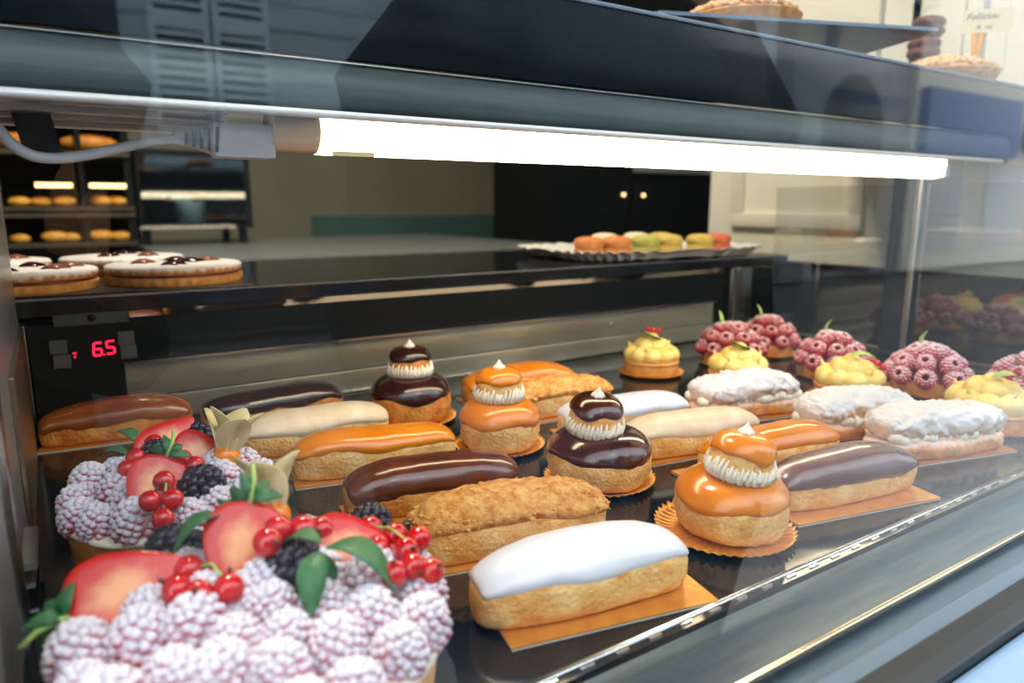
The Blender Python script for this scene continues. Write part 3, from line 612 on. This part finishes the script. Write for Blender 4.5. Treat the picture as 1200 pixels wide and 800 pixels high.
# berries
def drupe(r, N, hollow, mats, seed=0, k=.30):
    """raspberry or blackberry: drupelets in a spiral over a core, hollow end up or tip up"""
    mb = MB(); rnd = random.Random(seed); ga = PI*(3-math.sqrt(5))
    if hollow:
        for (rr, z, n) in ((.60, .12, 9), (.84, .42, 12), (.96, .76, 14), (.95, 1.10, 14), (.80, 1.38, 12), (.56, 1.50, 9)):
            for j in range(n):
                a = 2*PI*(j+.5*(int(z*50) % 2))/n; mb.ball((r*rr*.93*math.cos(a), r*rr*.93*math.sin(a), r*z), r*.25*rnd.uniform(.92, 1.06), 1)
        mb.cur = 0; mb.lathe([(0, r*.05), (r*.62, r*.08), (r*.96, r*.6), (r*1.0, r*1.0), (r*.84, r*1.42), (r*.58, r*1.58), (r*.38, r*1.45)], 18, cap=False)
        mb.cur = 1; mb.lathe([(r*.38, r*1.45), (r*.30, r*1.0), (0, r*.7)], 14, cap=False)
    else:
        for i in range(N):
            c = max(-.6, min(1, 1-1.55*(i+.5)/N+rnd.uniform(-.03, .03))); sn = math.sqrt(max(0, 1-c*c)); a = ga*i+rnd.uniform(-.14, .14); tp = .86+.14*(1-max(0, c))
            mb.ball((r*sn*tp*math.cos(a)*.92, r*sn*tp*math.sin(a)*.92, r*(.62+1.02*c)), r*k*rnd.uniform(.92, 1.06), 1)
        mb.cur = 1; mb.lathe([(0, 0), (r*.6, r*.02), (r*.92, r*.5), (r*.86, r*.95), (r*.5, r*1.45), (0, r*1.62)], 16, cap=False)
    return mb.mesh('drupelets', mats)
RB_H = drupe(.0108, 0, True, [RASP, RASPIN]); RB_H2 = drupe(.0108, 0, True, [RASP, RASPIN], 4)
RB_D = drupe(.0124, 84, False, [RASPH, RASPH], 1, .215); RB_D2 = drupe(.0130, 88, False, [RASPH, RASPH], 9, .215)
BB = drupe(.0115, 52, False, [BLKB, BLKB], 2, .29)
CUR = MB(); CUR.cur = 0; CUR.ball((0, 0, 0), .0058, 2); CUR.cur = 1; CUR.lathe([(0, .0052), (.0010, .0054), (.0006, .0078), (0, .0078)], 6); CUR = CUR.mesh('currant', [CURR, M('currant_tip', (.05, .03, .01), .7)])
def leaf_mesh(L, W, mat, curl=.25, fold=.25, n=8, serr=0):
    mb = MB(); top = []; bot = []
    for i in range(n+1):
        q = i/n; wv = W/2*math.sin(PI*min(1, q*.96+.02))**.8*(1+(serr if i % 2 else 0)); x = L*q; z = curl*L*q*q*-1+.15*L*math.sin(PI*q)
        top.append([Vector((x, -wv, z+fold*wv)), Vector((x, 0, z)), Vector((x, wv, z+fold*wv))])
    bot = [[v-Vector((0, 0, .0005)) for v in reversed(r)] for r in top]
    rows = [a+b for a, b in zip(top, bot)]; mb.grid(rows, closeu=True)
    mb.f += [tuple(range(6)), tuple(len(mb.v)-6+k for k in range(6))]; mb.mi += [0, 0]
    return mb.mesh('leaf', mat)
SLIVER = leaf_mesh(.026, .0062, LEAFL, .1, .1)
def currants(parent, spots, sc=1, stem=None):
    for (x, y, z) in spots: put('red_currant', CUR, parent, (x, y, z), (random.uniform(-2, 2), random.uniform(-2, 2), 0), sc)
    if stem: put('currant_stem', MB().tube(stem, .0007, 5).mesh('stem', LEAFL), parent)

# tartlets
def shell_mesh(r, h, mat, flare=.92, seed=0, rim=.004):
    return MB().lathe([(0, 0), (r*flare, 0), (r*(flare+.02), .001), (r, h-.0015), (r-.001, h), (r-rim, h), (r-rim-.001, h-.004), (0, h-.004)], 48, fn=lambda v, a: v*(1+.012*nz((math.cos(a), math.sin(a), v.z*40), 5, seed)) if v.z > .0005 else v, cap=False).mesh('shell', mat, auto=50)
RASP_HAZE = dusted('raspberry_sugar_haze', srgb(186, 30, 56), lo=-.25, hi=.95, amt=.85, nscale=220, sugar=(.75, .73, .78))  # sugar coat made paler, with the window haze put into its colour
RB_HAZE = drupe(.0108, 0, True, [RASP_HAZE, RASPIN], 6)
def raspberry_tartlet(x, y, r, label, dlabel, seed, cur=False):
    rnd = random.Random(seed)
    t = thing('raspberry_tartlet', label, 'tartlet', (x, y, .0032), rnd.uniform(0, 6), 'raspberry tartlets'); ang = t.rotation_euler.z
    put('pastry_shell', shell_mesh(r*.93, .018, PASTRY, .95, seed), t)
    put('filling', MB().lathe([(0, .013), (r*.87, .013), (r*.80, .021), (r*.5, .037), (0, .043)], 28, cap=False).mesh('fill', RASPIN), t)
    for (ring, z, n, tl) in ((.80, .0190, 9, 62), (.60, .0325, 8, 42), (.28, .0430, 4, 18)):
        for k in range(n):
            a = 2*PI*(k+rnd.uniform(-.1, .1))/n+z*60; rr = r*ring
            put('raspberry', RB_HAZE if seed > 33 else rnd.choice((RB_H, RB_H2)), t, (rr*math.cos(a), rr*math.sin(a), z+rnd.uniform(-.0012, .0012)), (0, R(tl+rnd.uniform(-10, 10)), a), rnd.uniform(.98, 1.12)*r/.045)
    put('raspberry', RB_HAZE if seed > 33 else RB_H, t, (0, 0, .0455), (0, 0, 0), r/.045)
    sl = put('green_sliver', SLIVER, t, (-.006+.012*math.cos(2.2-ang), .012*math.sin(2.2-ang), .054), (0, R(-80), 1.2), label='pale green sliver standing on top')
    if cur:
        c, s = math.cos(-ang), math.sin(-ang)
        for (dx, dy, dz) in cur: put('red_currant', CUR, t, (dx*c-dy*s, dx*s+dy*c, dz), (0, 0, 0), .8)
    doily(x, y, r*1.06, dlabel)
raspberry_tartlet(.858, .708, .0430, 'raspberry tartlet behind the lemon cream tartlet with lime', 'gold doily under the raspberry tartlet behind the lemon tartlet', 31, cur=((.030, -.024, .022), (.036, -.016, .027), (.030, -.018, .014)))
raspberry_tartlet(.966, .724, .0415, 'raspberry tartlet deepest in the corner by the steel post', 'gold doily under the corner raspberry tartlet', 32)
raspberry_tartlet(.912, .574, .0425, 'raspberry tartlet with currant sprig in the middle of the berry row', 'gold doily under the raspberry tartlet in mid row', 33)
raspberry_tartlet(.936, .456, .0445, 'sugared raspberry tartlet with painted-in haze beside the glass end pane', 'gold doily under the sugared raspberry tartlet with painted-in haze', 34)
raspberry_tartlet(.985, .350, .0470, 'raspberry tartlet nearest the window with red currants', 'gold doily under the raspberry tartlet nearest the window', 35, cur=((-.048, .012, .036), (-.044, .002, .034), (-.046, .006, .043)))

def lemon_tartlet(x, y, r, label, dlabel, seed, lime_ang=0, cur=True, sliver=False):
    rnd = random.Random(seed); t = thing('lemon_tartlet', label, 'tartlet', (x, y, .0032), 0, 'lemon cream tartlets')
    put('pastry_shell', shell_mesh(r*.92, .015, PASTRY, .95, seed), t)
    put('pastry_lid', MB().lathe([(0, .0148), (r*.93, .0148), (r*.95, .0165), (r*.93, .0185), (0, .0185)], 36, cap=False).mesh('plid', PASTRY), t)
    cm = MB()
    for k in range(9):
        a = 2*PI*k/9+seed; cm.ball((r*.60*math.cos(a), r*.60*math.sin(a), .027), .0145*rnd.uniform(.92, 1.06)*r/.042, 3, (1, 1, .85))
    for k in range(5):
        a = 2*PI*k/5+seed; cm.ball((r*.30*math.cos(a), r*.30*math.sin(a), .038), .0135*r/.042, 3, (1, 1, .85))
    cm.ball((0, 0, .046), .011, 3)
    for k in range(5):
        a = 2*PI*k/5+.4+seed; d = Vector((math.cos(a), math.sin(a), 0)); cm.tube([d*r*.55+Vector((0, 0, .032)), d*r*.72+Vector((0, 0, .037)), d*r*.80+Vector((0, 0, .044))], [.006, .0035, .0005], 8)
    put('lemon_cream', cm.mesh('lemon', LEMON), t)
    sl = MB(); sl.cur = 1; sl.lathe([(0, -.0012), (.0125, -.0012), (.0125, .0012), (0, .0012)], 28); sl.cur = 0; sl.lathe([(.0125, -.0013), (.0138, -.0013), (.0138, .0013), (.0125, .0013)], 28, cap=False)
    if not sliver: put('lime_slice', sl.mesh('lime', [LIME, LIMEF], auto=40), t, (-.004, -.004, .0545), (R(12), R(20), lime_ang))
    else: put('green_sliver', leaf_mesh(.036, .011, M('sliver_green', srgb(150, 176, 70), .45, col2=srgb(190, 204, 120), scale=60), .0, .05), t, (-.022, -.008, .0570), (R(15), R(4), lime_ang))
    if cur: currants(t, ((.004, .002, .0605), (.0105, -.004, .0595), (.0020, .010, .060)), .75)
    doily(x, y, r*1.08, dlabel)
lemon_tartlet(.712, .728, .0420, 'lemon cream tartlet alone at the back with currants on top', 'gold doily under the lone lemon cream tartlet', 41)
lemon_tartlet(.760, .612, .0420, 'lemon cream tartlet behind the sugar dusted finger with green lime', 'gold doily under the lemon tartlet behind the sugar dusted finger', 42, cur=False)
lemon_tartlet(.820, .490, .0440, 'lemon cream tartlet with pale sliver and currants on its side', 'gold doily under the lemon tartlet with pale sliver', 43, -.5, sliver=True, cur=False)
lemon_tartlet(.850, .345, .0470, 'lemon cream tartlet with long pale sliver at the tray end', 'gold doily under the lemon tartlet at the tray end', 44, -.4, sliver=True, cur=False)
o = [k for k in bpy.data.objects if k.name.startswith('lemon_tartlet')][2]
currants(o, ((.022, -.020, .0455), (.029, -.024, .0400), (.033, -.018, .0390), (.027, -.012, .0460)), .75)

# big fruit tarts
def straw_half():
    """half strawberry, tip along +y, cut face up (+z)"""
    L, W, D = .036, .0145, .0125
    mb = MB(); n = 18; prof = []
    for i in range(n+1):
        q = i/n; r = W*(math.sin(PI*min(1, q**.62))**.75)*(1-.12*q); prof.append((r if 0 < i < n else .0002, -L*.42+L*q))
    rows = [[Vector((r*math.cos(a), y, -D/W*r*math.sin(a))) for a in [PI*k/14 for k in range(15)]] for (r, y) in prof]
    mb.cur = 0; mb.grid(rows)
    mb.cur = 1
    top = [[Vector((r*math.cos(PI*k/8)*.995, y, .0009*math.sin(PI*k/8)*min(1, r/.008))) for k in range(9)] for (r, y) in prof]
    mb.grid(top); return mb.mesh('strawberry', [STRAW, STRAWF])
SH = straw_half()
CALYXL = leaf_mesh(.0105, .0052, LEAF, .35, .3)
BIGLEAF = leaf_mesh(.022, .0105, LEAF, .3, .3)
def strawberry(parent, loc, rot, sc=1, leaves=6, label=None):
    s = put('strawberry', SH, parent, loc, rot, sc, label); s.rotation_mode = 'ZYX'      # turned in its cut plane first, then tilted towards the window
    for k in range(leaves):
        a = R(-90)+(k-(leaves-1)/2)*R(46)
        put('calyx_leaf', CALYXL, s, (0, -.0150, -.002*(k % 2)), (R(20*(k % 3-1)), R(-20+25*(k % 2)), a))
    if leaves: put('stalk', MB().tube([(0, -.014, 0), (0, -.022, .002), (.002, -.028, .001)], [.0012, .0010, .0008], 6).mesh('stalk', LEAFL), s)
    return s
PETAL = leaf_mesh(.034, .017, HUSK, -.25, .5, 9)
PBERRY = MB().ball((0, 0, 0), .0075, 3).mesh('pberry', ORANGE)
def physalis(parent, loc, rot, sc=1):
    p = put('physalis', PBERRY, parent, loc, rot, sc, 'orange physalis berry in its papery husk')
    for k in range(5): put('husk_petal', PETAL, p, (0, 0, -.006), (0, R(-52+10*(k % 2)), 2*PI*k/5))
def fruit_tart(x, y, r, label, h, seed, berries, wall, cream=True):
    t = thing('raspberry_tart', label, 'tart', (x, y, .0012), 0); rnd = random.Random(seed)
    put('pastry_shell', shell_mesh(r, h, wall, .93, seed, .005), t)
    put('cream_layer', MB().lathe([(0, h-.004), (r*1.0, h-.001), (r*1.03, h+.0015), (r*1.0, h+.004), (r*.8, h+.006), (0, h+.008)], 48, fn=lambda v, a: v+Vector((0, 0, .0015*math.sin(9*a))) if v.z > h else v, cap=False).mesh('creaml', CREAMW), t)
    for (q, n, z) in berries:
        for k in range(n):
            a = 2*PI*(k+rnd.uniform(-.18, .18))/n+q*9; rr = r*q+rnd.uniform(-.001, .001)
            put('raspberry', rnd.choice((RB_D, RB_D2)), t, (rr*math.cos(a), rr*math.sin(a), h+z+rnd.uniform(-.001, .0015)), (R(rnd.uniform(-18, 18)), R(rnd.uniform(0, 26) if q > .8 else rnd.uniform(-12, 12)), a), rnd.uniform(.95, 1.18))
    return t
B1 = fruit_tart(.069, .325, .084, 'large sugared raspberry tart with mint leaves at the window corner', .034, 51, ((.88, 19, .002), (.62, 13, .006), (.36, 8, .008), (.10, 3, .009)), M('shell_pale', srgb(214, 158, 96), .6, col2=srgb(230, 184, 124), scale=60, bump=.3, bscale=400))
tag(put('cake_round', MB().lathe([(0, 0), (.082, 0), (.082, .001), (0, .001)], 48).mesh('cround', GOLD, auto=40), None, (.069, .335, .0001)), 'round gold card under the large raspberry tart', 'cake card', 'round cards under the big tarts')
B2 = fruit_tart(.056, .528, .066, 'smaller raspberry tart with strawberries and physalis behind the large tart', .030, 52, ((.84, 15, .002), (.50, 9, .006), (.15, 3, .008)), PASTRYD)
tag(put('cake_round', MB().lathe([(0, 0), (.068, 0), (.068, .001), (0, .001)], 48).mesh('cround2', M('card_clear', (.05, .055, .06), .2), auto=40), None, (.056, .528, .0001)), 'round dark card under the smaller raspberry tart', 'cake card', 'round cards under the big tarts')
# toppings of the large tart (local to its centre; z above the tray)
def L1(x, y, z): return (x-.069, y-.325, z-.0012)
strawberry(B1, L1(.010, .352, .064), (R(50), R(-8), R(-76)), 1.45, 6, 'halved strawberry with a green calyx at the tart edge')
strawberry(B1, L1(.066, .350, .074), (R(56), R(-14), R(158)), 1.4, 4)
strawberry(B1, L1(.113, .334, .066), (R(45), R(-10), R(-108)), 1.3, 2)
put('blackberry', BB, B1, L1(.084, .340, .052), (R(35), R(10), 0), 1.35); put('blackberry', BB, B1, L1(.042, .394, .048), (R(20), R(-10), 0), 1.3); put('blackberry', BB, B1, L1(.140, .372, .046), (R(10), R(10), 0), 1.1)
currants(B1, [L1(*p) for p in ((.041, .351, .066), (.041, .328, .064), (.054, .326, .064), (.034, .340, .063))], 1.3, [L1(.041, .351, .066), L1(.050, .342, .071), L1(.054, .330, .066)])
currants(B1, [L1(*p) for p in ((.075, .335, .078), (.083, .346, .078), (.095, .344, .076), (.105, .346, .072))], 1.3)
currants(B1, [L1(*p) for p in ((.132, .346, .066), (.140, .331, .066), (.149, .320, .066), (.128, .326, .064), (.138, .312, .066), (.136, .300, .063), (.144, .296, .060), (.126, .300, .062), (.121, .318, .062))], 1.2, [L1(.126, .346, .068), L1(.136, .330, .072), L1(.142, .312, .068), L1(.134, .296, .064)])
for (p, rt, s_) in (((.094, .316, .076), (0, R(28), R(-120)), 1.35), ((.096, .318, .079), (0, R(-2), R(128)), 1.1), ((.098, .316, .077), (0, R(12), R(-42)), 1.7), ((.094, .318, .075), (0, R(45), R(-85)), 1.0), ((.062, .366, .086), (0, R(0), R(75)), .9), ((.060, .362, .086), (0, R(14), R(-175)), 1.25)):
    put('mint_leaf', BIGLEAF, B1, L1(*p), rt, s_)
physalis(B1, L1(.090, .386, .068), (R(-15), R(12), .4), 1.35)
def L2(x, y, z): return (x-.056, y-.528, z-.0012)
strawberry(B2, L2(.060, .580, .060), (R(52), R(0), R(-50)), 1.4, 3); strawberry(B2, L2(.042, .492, .062), (R(56), R(-5), R(150)), 1.3, 4); strawberry(B2, L2(.076, .548, .062), (R(50), R(0), R(-110)), 1.1, 0)
put('blackberry', BB, B2, L2(.067, .490, .046), (R(20), R(15), 0), 1.25); put('blackberry', BB, B2, L2(.050, .545, .052), (0, 0, 0), 1.1); put('blackberry', BB, B2, L2(.082, .590, .046), (0, 0, 0), 1.2)
currants(B2, [L2(*p) for p in ((.036, .540, .066), (.050, .560, .068), (.030, .530, .062), (.046, .476, .068), (.036, .462, .062), (.048, .458, .062), (.041, .450, .054), (.062, .512, .068), (.068, .500, .066), (.040, .522, .060))], 1.2, [L2(.046, .476, .066), L2(.046, .466, .070), L2(.042, .452, .058)])
for (p, rt) in (((.034, .575, .058), (0, R(-10), R(150))), ((.028, .556, .054), (0, R(15), R(190))), ((.042, .600, .058), (0, R(-30), R(120)))): put('mint_leaf', BIGLEAF, B2, L2(*p), rt, 1.1)
physalis(B2, L2(.094, .535, .056), (R(10), R(15), 1.0), 1.4)

# ------------------------------------------------------------ shelf goods: star cut sandwich tarts
def scallop(r, n=38, amp=.012): return lambda v, a: Vector((v.x*(1+amp*math.cos(n*a)), v.y*(1+amp*math.cos(n*a)), v.z))
def star_mesh(r, mat):
    mb = MB(); pts = []
    for k in range(10):
        a = PI*k/5; q = r if k % 2 == 0 else r*.52; pts.append(Vector((q*math.cos(a), q*math.sin(a), 0)))
    ring2 = [p*.7+Vector((0, 0, .0030)) for p in pts]; mb.grid([pts, ring2, [p*.25+Vector((0, 0, .0055)) for p in pts]], closeu=True)
    mb.f.append(tuple(20+k for k in range(10))); mb.mi.append(0); mb.f.append(tuple(reversed(range(10)))); mb.mi.append(0)
    return mb.mesh('star', mat)
STARD = star_mesh(.0165, M('star_choc', srgb(54, 22, 20), .2, coat=.5)); STARB = star_mesh(.0165, M('star_praline', srgb(122, 72, 52), .35))
LB = MB().lathe([(0, 0), (.074, 0), (.076, .002), (.076, .009), (.074, .010), (0, .010)], 152, fn=scallop(.076), cap=False).mesh('lbase', PASTRY, auto=45)
LJ = MB().lathe([(0, .0098), (.0715, .0098), (.0725, .0115), (.0715, .013), (0, .013)], 60, cap=False).mesh('ljam', M('jam', srgb(110, 50, 30), .3))
SUGTOP = dusted('sugar_top', srgb(190, 130, 76), lo=-.35, hi=.45, amt=1, nscale=120, sugar=(.74, .72, .73))
LT = MB().lathe([(0, .0128), (.073, .0128), (.0755, .0145), (.0755, .020), (.073, .0225), (.0, .0232)], 152, fn=scallop(.076), cap=False).mesh('ltop', SUGTOP, auto=60)
LINZ = [(.127, .952, 'star cut sandwich tart at the shelf edge away from the steel end', ((.3, -.0), (-.55, .15), (-.1, -.55), (.65, .3), (.1, .55))),
        (-.031, .946, 'star cut sandwich tart at the shelf edge above the digital display', ((.2, .5), (.55, -.25), (-.2, -.5), (.8, .2), (-.6, .2))),
        (.085, 1.120, 'star cut sandwich tart behind the others, nearer the back counter', ((-.3, -.1), (.45, -.3), (.1, .6))),
        (-.075, 1.115, 'star cut sandwich tart behind the one above the digital display', ((.3, -.4), (.6, .3), (-.3, .1)))]
for i, (x, y, lab, st) in enumerate(LINZ):
    t = thing('sandwich_tart', lab, 'tart', (x, y, .1485), i*.9*0, 'star cut sandwich tarts')
    put('tart_base', LB, t); put('jam_layer', LJ, t); put('sugared_top', LT, t)
    for k, (sx, sy) in enumerate(st): put('chocolate_star', STARD if k % 2 == 0 else STARB, t, (sx*.062, sy*.062, .0226), (0, 0, k*1.1), 1)
tag(put('serving_board', boxm('sboard', M('board_black', (.012, .013, .015), .3), -.14, .20, .866, 1.21, .1462, .1484, bevel=.0008)), 'thin black board under the star cut sandwich tarts', 'board')

# macarons on a silver paper tray
def tray_mesh():
    mb = MB(); N = 240; W, D = .215, .135; top = []
    for (q, h) in ((0, .003), (.5, .003), (.90, .003), (.95, .007), (1.0, .018), (1.04, .019)):
        row = []
        for k in range(N):
            a = 2*PI*k/N; e = .5; sc = math.cos(40*a)
            rx, ry = W*sp(math.cos(a), e), D*sp(math.sin(a), e); q2 = q*(1+(.03*abs(sc) if q > .95 else 0))
            row.append(Vector((rx*q2, ry*q2, h+(.0018*sc if q > .85 else 0))))
        top.append(row)
    bot = [[v-Vector((0, 0, .0008)) for v in r] for r in top]
    mb.grid(top+bot[::-1], closeu=True); return mb.mesh('stray', SILVER)
TX, TY, TA = .945, 1.005, R(-3)
tag(put('silver_tray', tray_mesh(), None, (TX, TY, .1455), (0, 0, TA)), 'oblong silver paper tray with scalloped rim holding macarons', 'tray')
def macaron_parts(col, col2, key):
    m = M('macaron_'+key, srgb(*col), .6, col2=srgb(*col2), scale=80, bump=.15, bscale=400)
    sh = MB().lathe([(0, 0), (.0235, .0), (.0262, .002), (.0255, .0045), (.0268, .006), (.0265, .009), (.022, .0145), (.012, .0175), (0, .0183)], 40, fn=lambda v, a: v*(1+.02*nz((math.cos(a)*3, math.sin(a)*3, v.z*300), 2)) if .0005 < v.z < .005 else v, cap=False).mesh('mshell', m)
    fl = MB().lathe([(0, -.004), (.0225, -.004), (.024, 0), (.0225, .004), (0, .004)], 28, cap=False).mesh('mfill', M('macfill_'+key, srgb(*[int(v*.8) for v in col]), .5))
    return sh, fl
MC = {'caramel': macaron_parts((206, 134, 74), (190, 116, 58), 'caramel'), 'white': macaron_parts((226, 216, 190), (214, 200, 170), 'white'), 'green': macaron_parts((178, 176, 92), (160, 160, 78), 'green'), 'olive': macaron_parts((206, 182, 98), (188, 164, 80), 'olive'), 'coral': macaron_parts((214, 116, 84), (200, 100, 70), 'coral')}
def macaron(x, y, z, key, label, rot=(0, 0, 0)):
    t = thing('macaron', label, 'macaron', (x, y, z), 0, 'macarons on the silver tray'); t.rotation_euler = rot
    a, b = MC[key]; put('upper_shell', a, t, (0, 0, .0195)); put('cream_filling', b, t, (0, 0, .0180)); put('lower_shell', a, t, (0, 0, .0172), (PI, 0, 0))
ZT = .1488
macaron(.785, .965, ZT, 'caramel', 'caramel brown macaron at the outer end beside its twin'); macaron(.840, .955, ZT, 'caramel', 'caramel brown macaron beside a green one')
macaron(.912, .958, ZT, 'green', 'green macaron beside the caramel brown ones'); macaron(.978, .965, ZT, 'olive', 'small yellow green macaron half hidden in the front row')
macaron(1.040, .945, ZT, 'olive', 'plump yellow green macaron beside the coral one'); macaron(1.100, .955, ZT, 'coral', 'coral pink macaron at the end of the front row')
macaron(.880, 1.035, ZT+.002, 'white', 'cream white macaron behind the caramel brown ones'); macaron(.960, 1.035, ZT+.002, 'white', 'cream white macaron behind the green one'); macaron(1.03, 1.04, ZT, 'olive', 'yellow green macaron in the rear row')

# ------------------------------------------------------------ upper tier goods
up = thing('cake_tray', 'blue grey metal cake tray jutting out over the upper shelf', 'tray', (.852, .556, .457), R(-20.5))
rt = MB(); pts = []
for (cx, cy, a0) in ((.128, .16, 0), (-.24, .16, 90), (-.24, .012, 180), (.128, .012, 270)):
    for k in range(6): a = R(a0+90*k/5); pts.append((cx+.012*math.cos(a), cy+.012*math.sin(a)))
n = len(pts); rt.add([(x, y, 0) for x, y in pts]+[(x, y, .004) for x, y in pts], [tuple(reversed(range(n))), tuple(range(n, 2*n))]+[(k, (k+1) % n, n+(k+1) % n, n+k) for k in range(n)])
put('plate', rt.mesh('plate', M('tray_blue_grey', (.24, .29, .36), .3, .5), auto=40), up)
for (fx, fy) in ((-.2, .14), (.09, .15), (-.2, .06)): put('foot', MB().lathe([(0, -.0390), (.012, -.0390), (.008, 0), (0, 0)], 12).mesh('foot', DSTEEL), up, (fx, fy, 0))
CRT = M('crumble', srgb(214, 160, 106), .75, col2=srgb(238, 200, 150), scale=120, bump=.5, bscale=300)
def crumble_tart(x, y, z, r, label, seed, wall, n=420, peak=.02):
    t = thing('crumble_tart', label, 'tart', (x, y, z), 0, 'crumble tarts on the upper tier'); rnd = random.Random(seed)
    put('pastry_shell', shell_mesh(r, .020, wall, .86, seed, .004), t)
    cm = MB(); cm.lathe([(0, .012), (r*.93, .014), (r*.7, .022+peak*.4), (0, .024+peak)], 24, cap=False)
    for k in range(n):
        a = rnd.uniform(0, 2*PI); q = math.sqrt(rnd.random())*.95; cm.ball((r*q*math.cos(a), r*q*math.sin(a), .018+peak*(1-q*q)+rnd.uniform(0, .005)), rnd.uniform(.003, .0062), 1, (1, rnd.uniform(.7, 1.2), rnd.uniform(.6, 1)))
    o = put('crumble', cm.mesh('crumble', CRT), t); o['kind'] = 'stuff'
crumble_tart(.800, .672, .4612, .074, 'crumble topped tart standing on the blue grey cake tray', 61, PASTRY)
crumble_tart(1.195, .610, .4198, .078, 'pale crumble pie on the upper shelf beside a price card', 62, M('pie_pale', srgb(214, 164, 116), .6, col2=srgb(200, 130, 76), scale=90))
BM = macaron_parts((120, 62, 50), (90, 44, 40), 'cocoa')
for k in range(4):
    t = thing('macaron', ('bottom', 'second lowest', 'second highest', 'topmost')[k]+' cocoa brown macaron of the stack behind the crumble pie', 'macaron', (1.33+.008*(k % 2), .715, .4192+k*.0362), 0, 'stacked cocoa macarons')
    put('upper_shell', BM[0], t, (0, 0, .0195)); put('cream_filling', BM[1], t, (0, 0, .018)); put('lower_shell', BM[0], t, (0, 0, .0172), (PI, 0, 0))
pc = thing('price_card', 'cream handwritten price card on a golden pick in the crumble pie', 'price card', (1.265, .585, .505), R(-52))
put('card', boxm('pcard', M('card_cream', srgb(232, 220, 180), .6), -.035, .035, 0, .001, 0, .034), pc)
put('pick', MB().lathe([(0, -.065), (.002, -.065), (.011, 0), (0, 0)], 12).mesh('pick', M('pick_gold', srgb(226, 160, 60), .4)), pc, (-.008, .012, .006))
def text(body, size, loc):
    cu = bpy.data.curves.new('lettering', 'FONT'); cu.body = body; cu.size = size; cu.extrude = .0001; cu.shear = .3
    tmp = bpy.data.objects.new('tmp', cu); COL.objects.link(tmp); bpy.context.view_layer.update()
    me = bpy.data.meshes.new_from_object(tmp.evaluated_get(bpy.context.evaluated_depsgraph_get())); bpy.data.objects.remove(tmp)
    me.materials.clear(); me.materials.append(M('ink', (.05, .05, .08), .6)); put('lettering', me, pc, loc, (PI/2, 0, 0))
text('Folliciou', .013, (-.030, -.0003, .020)); text('A  ro', .010, (-.016, -.0003, .005))
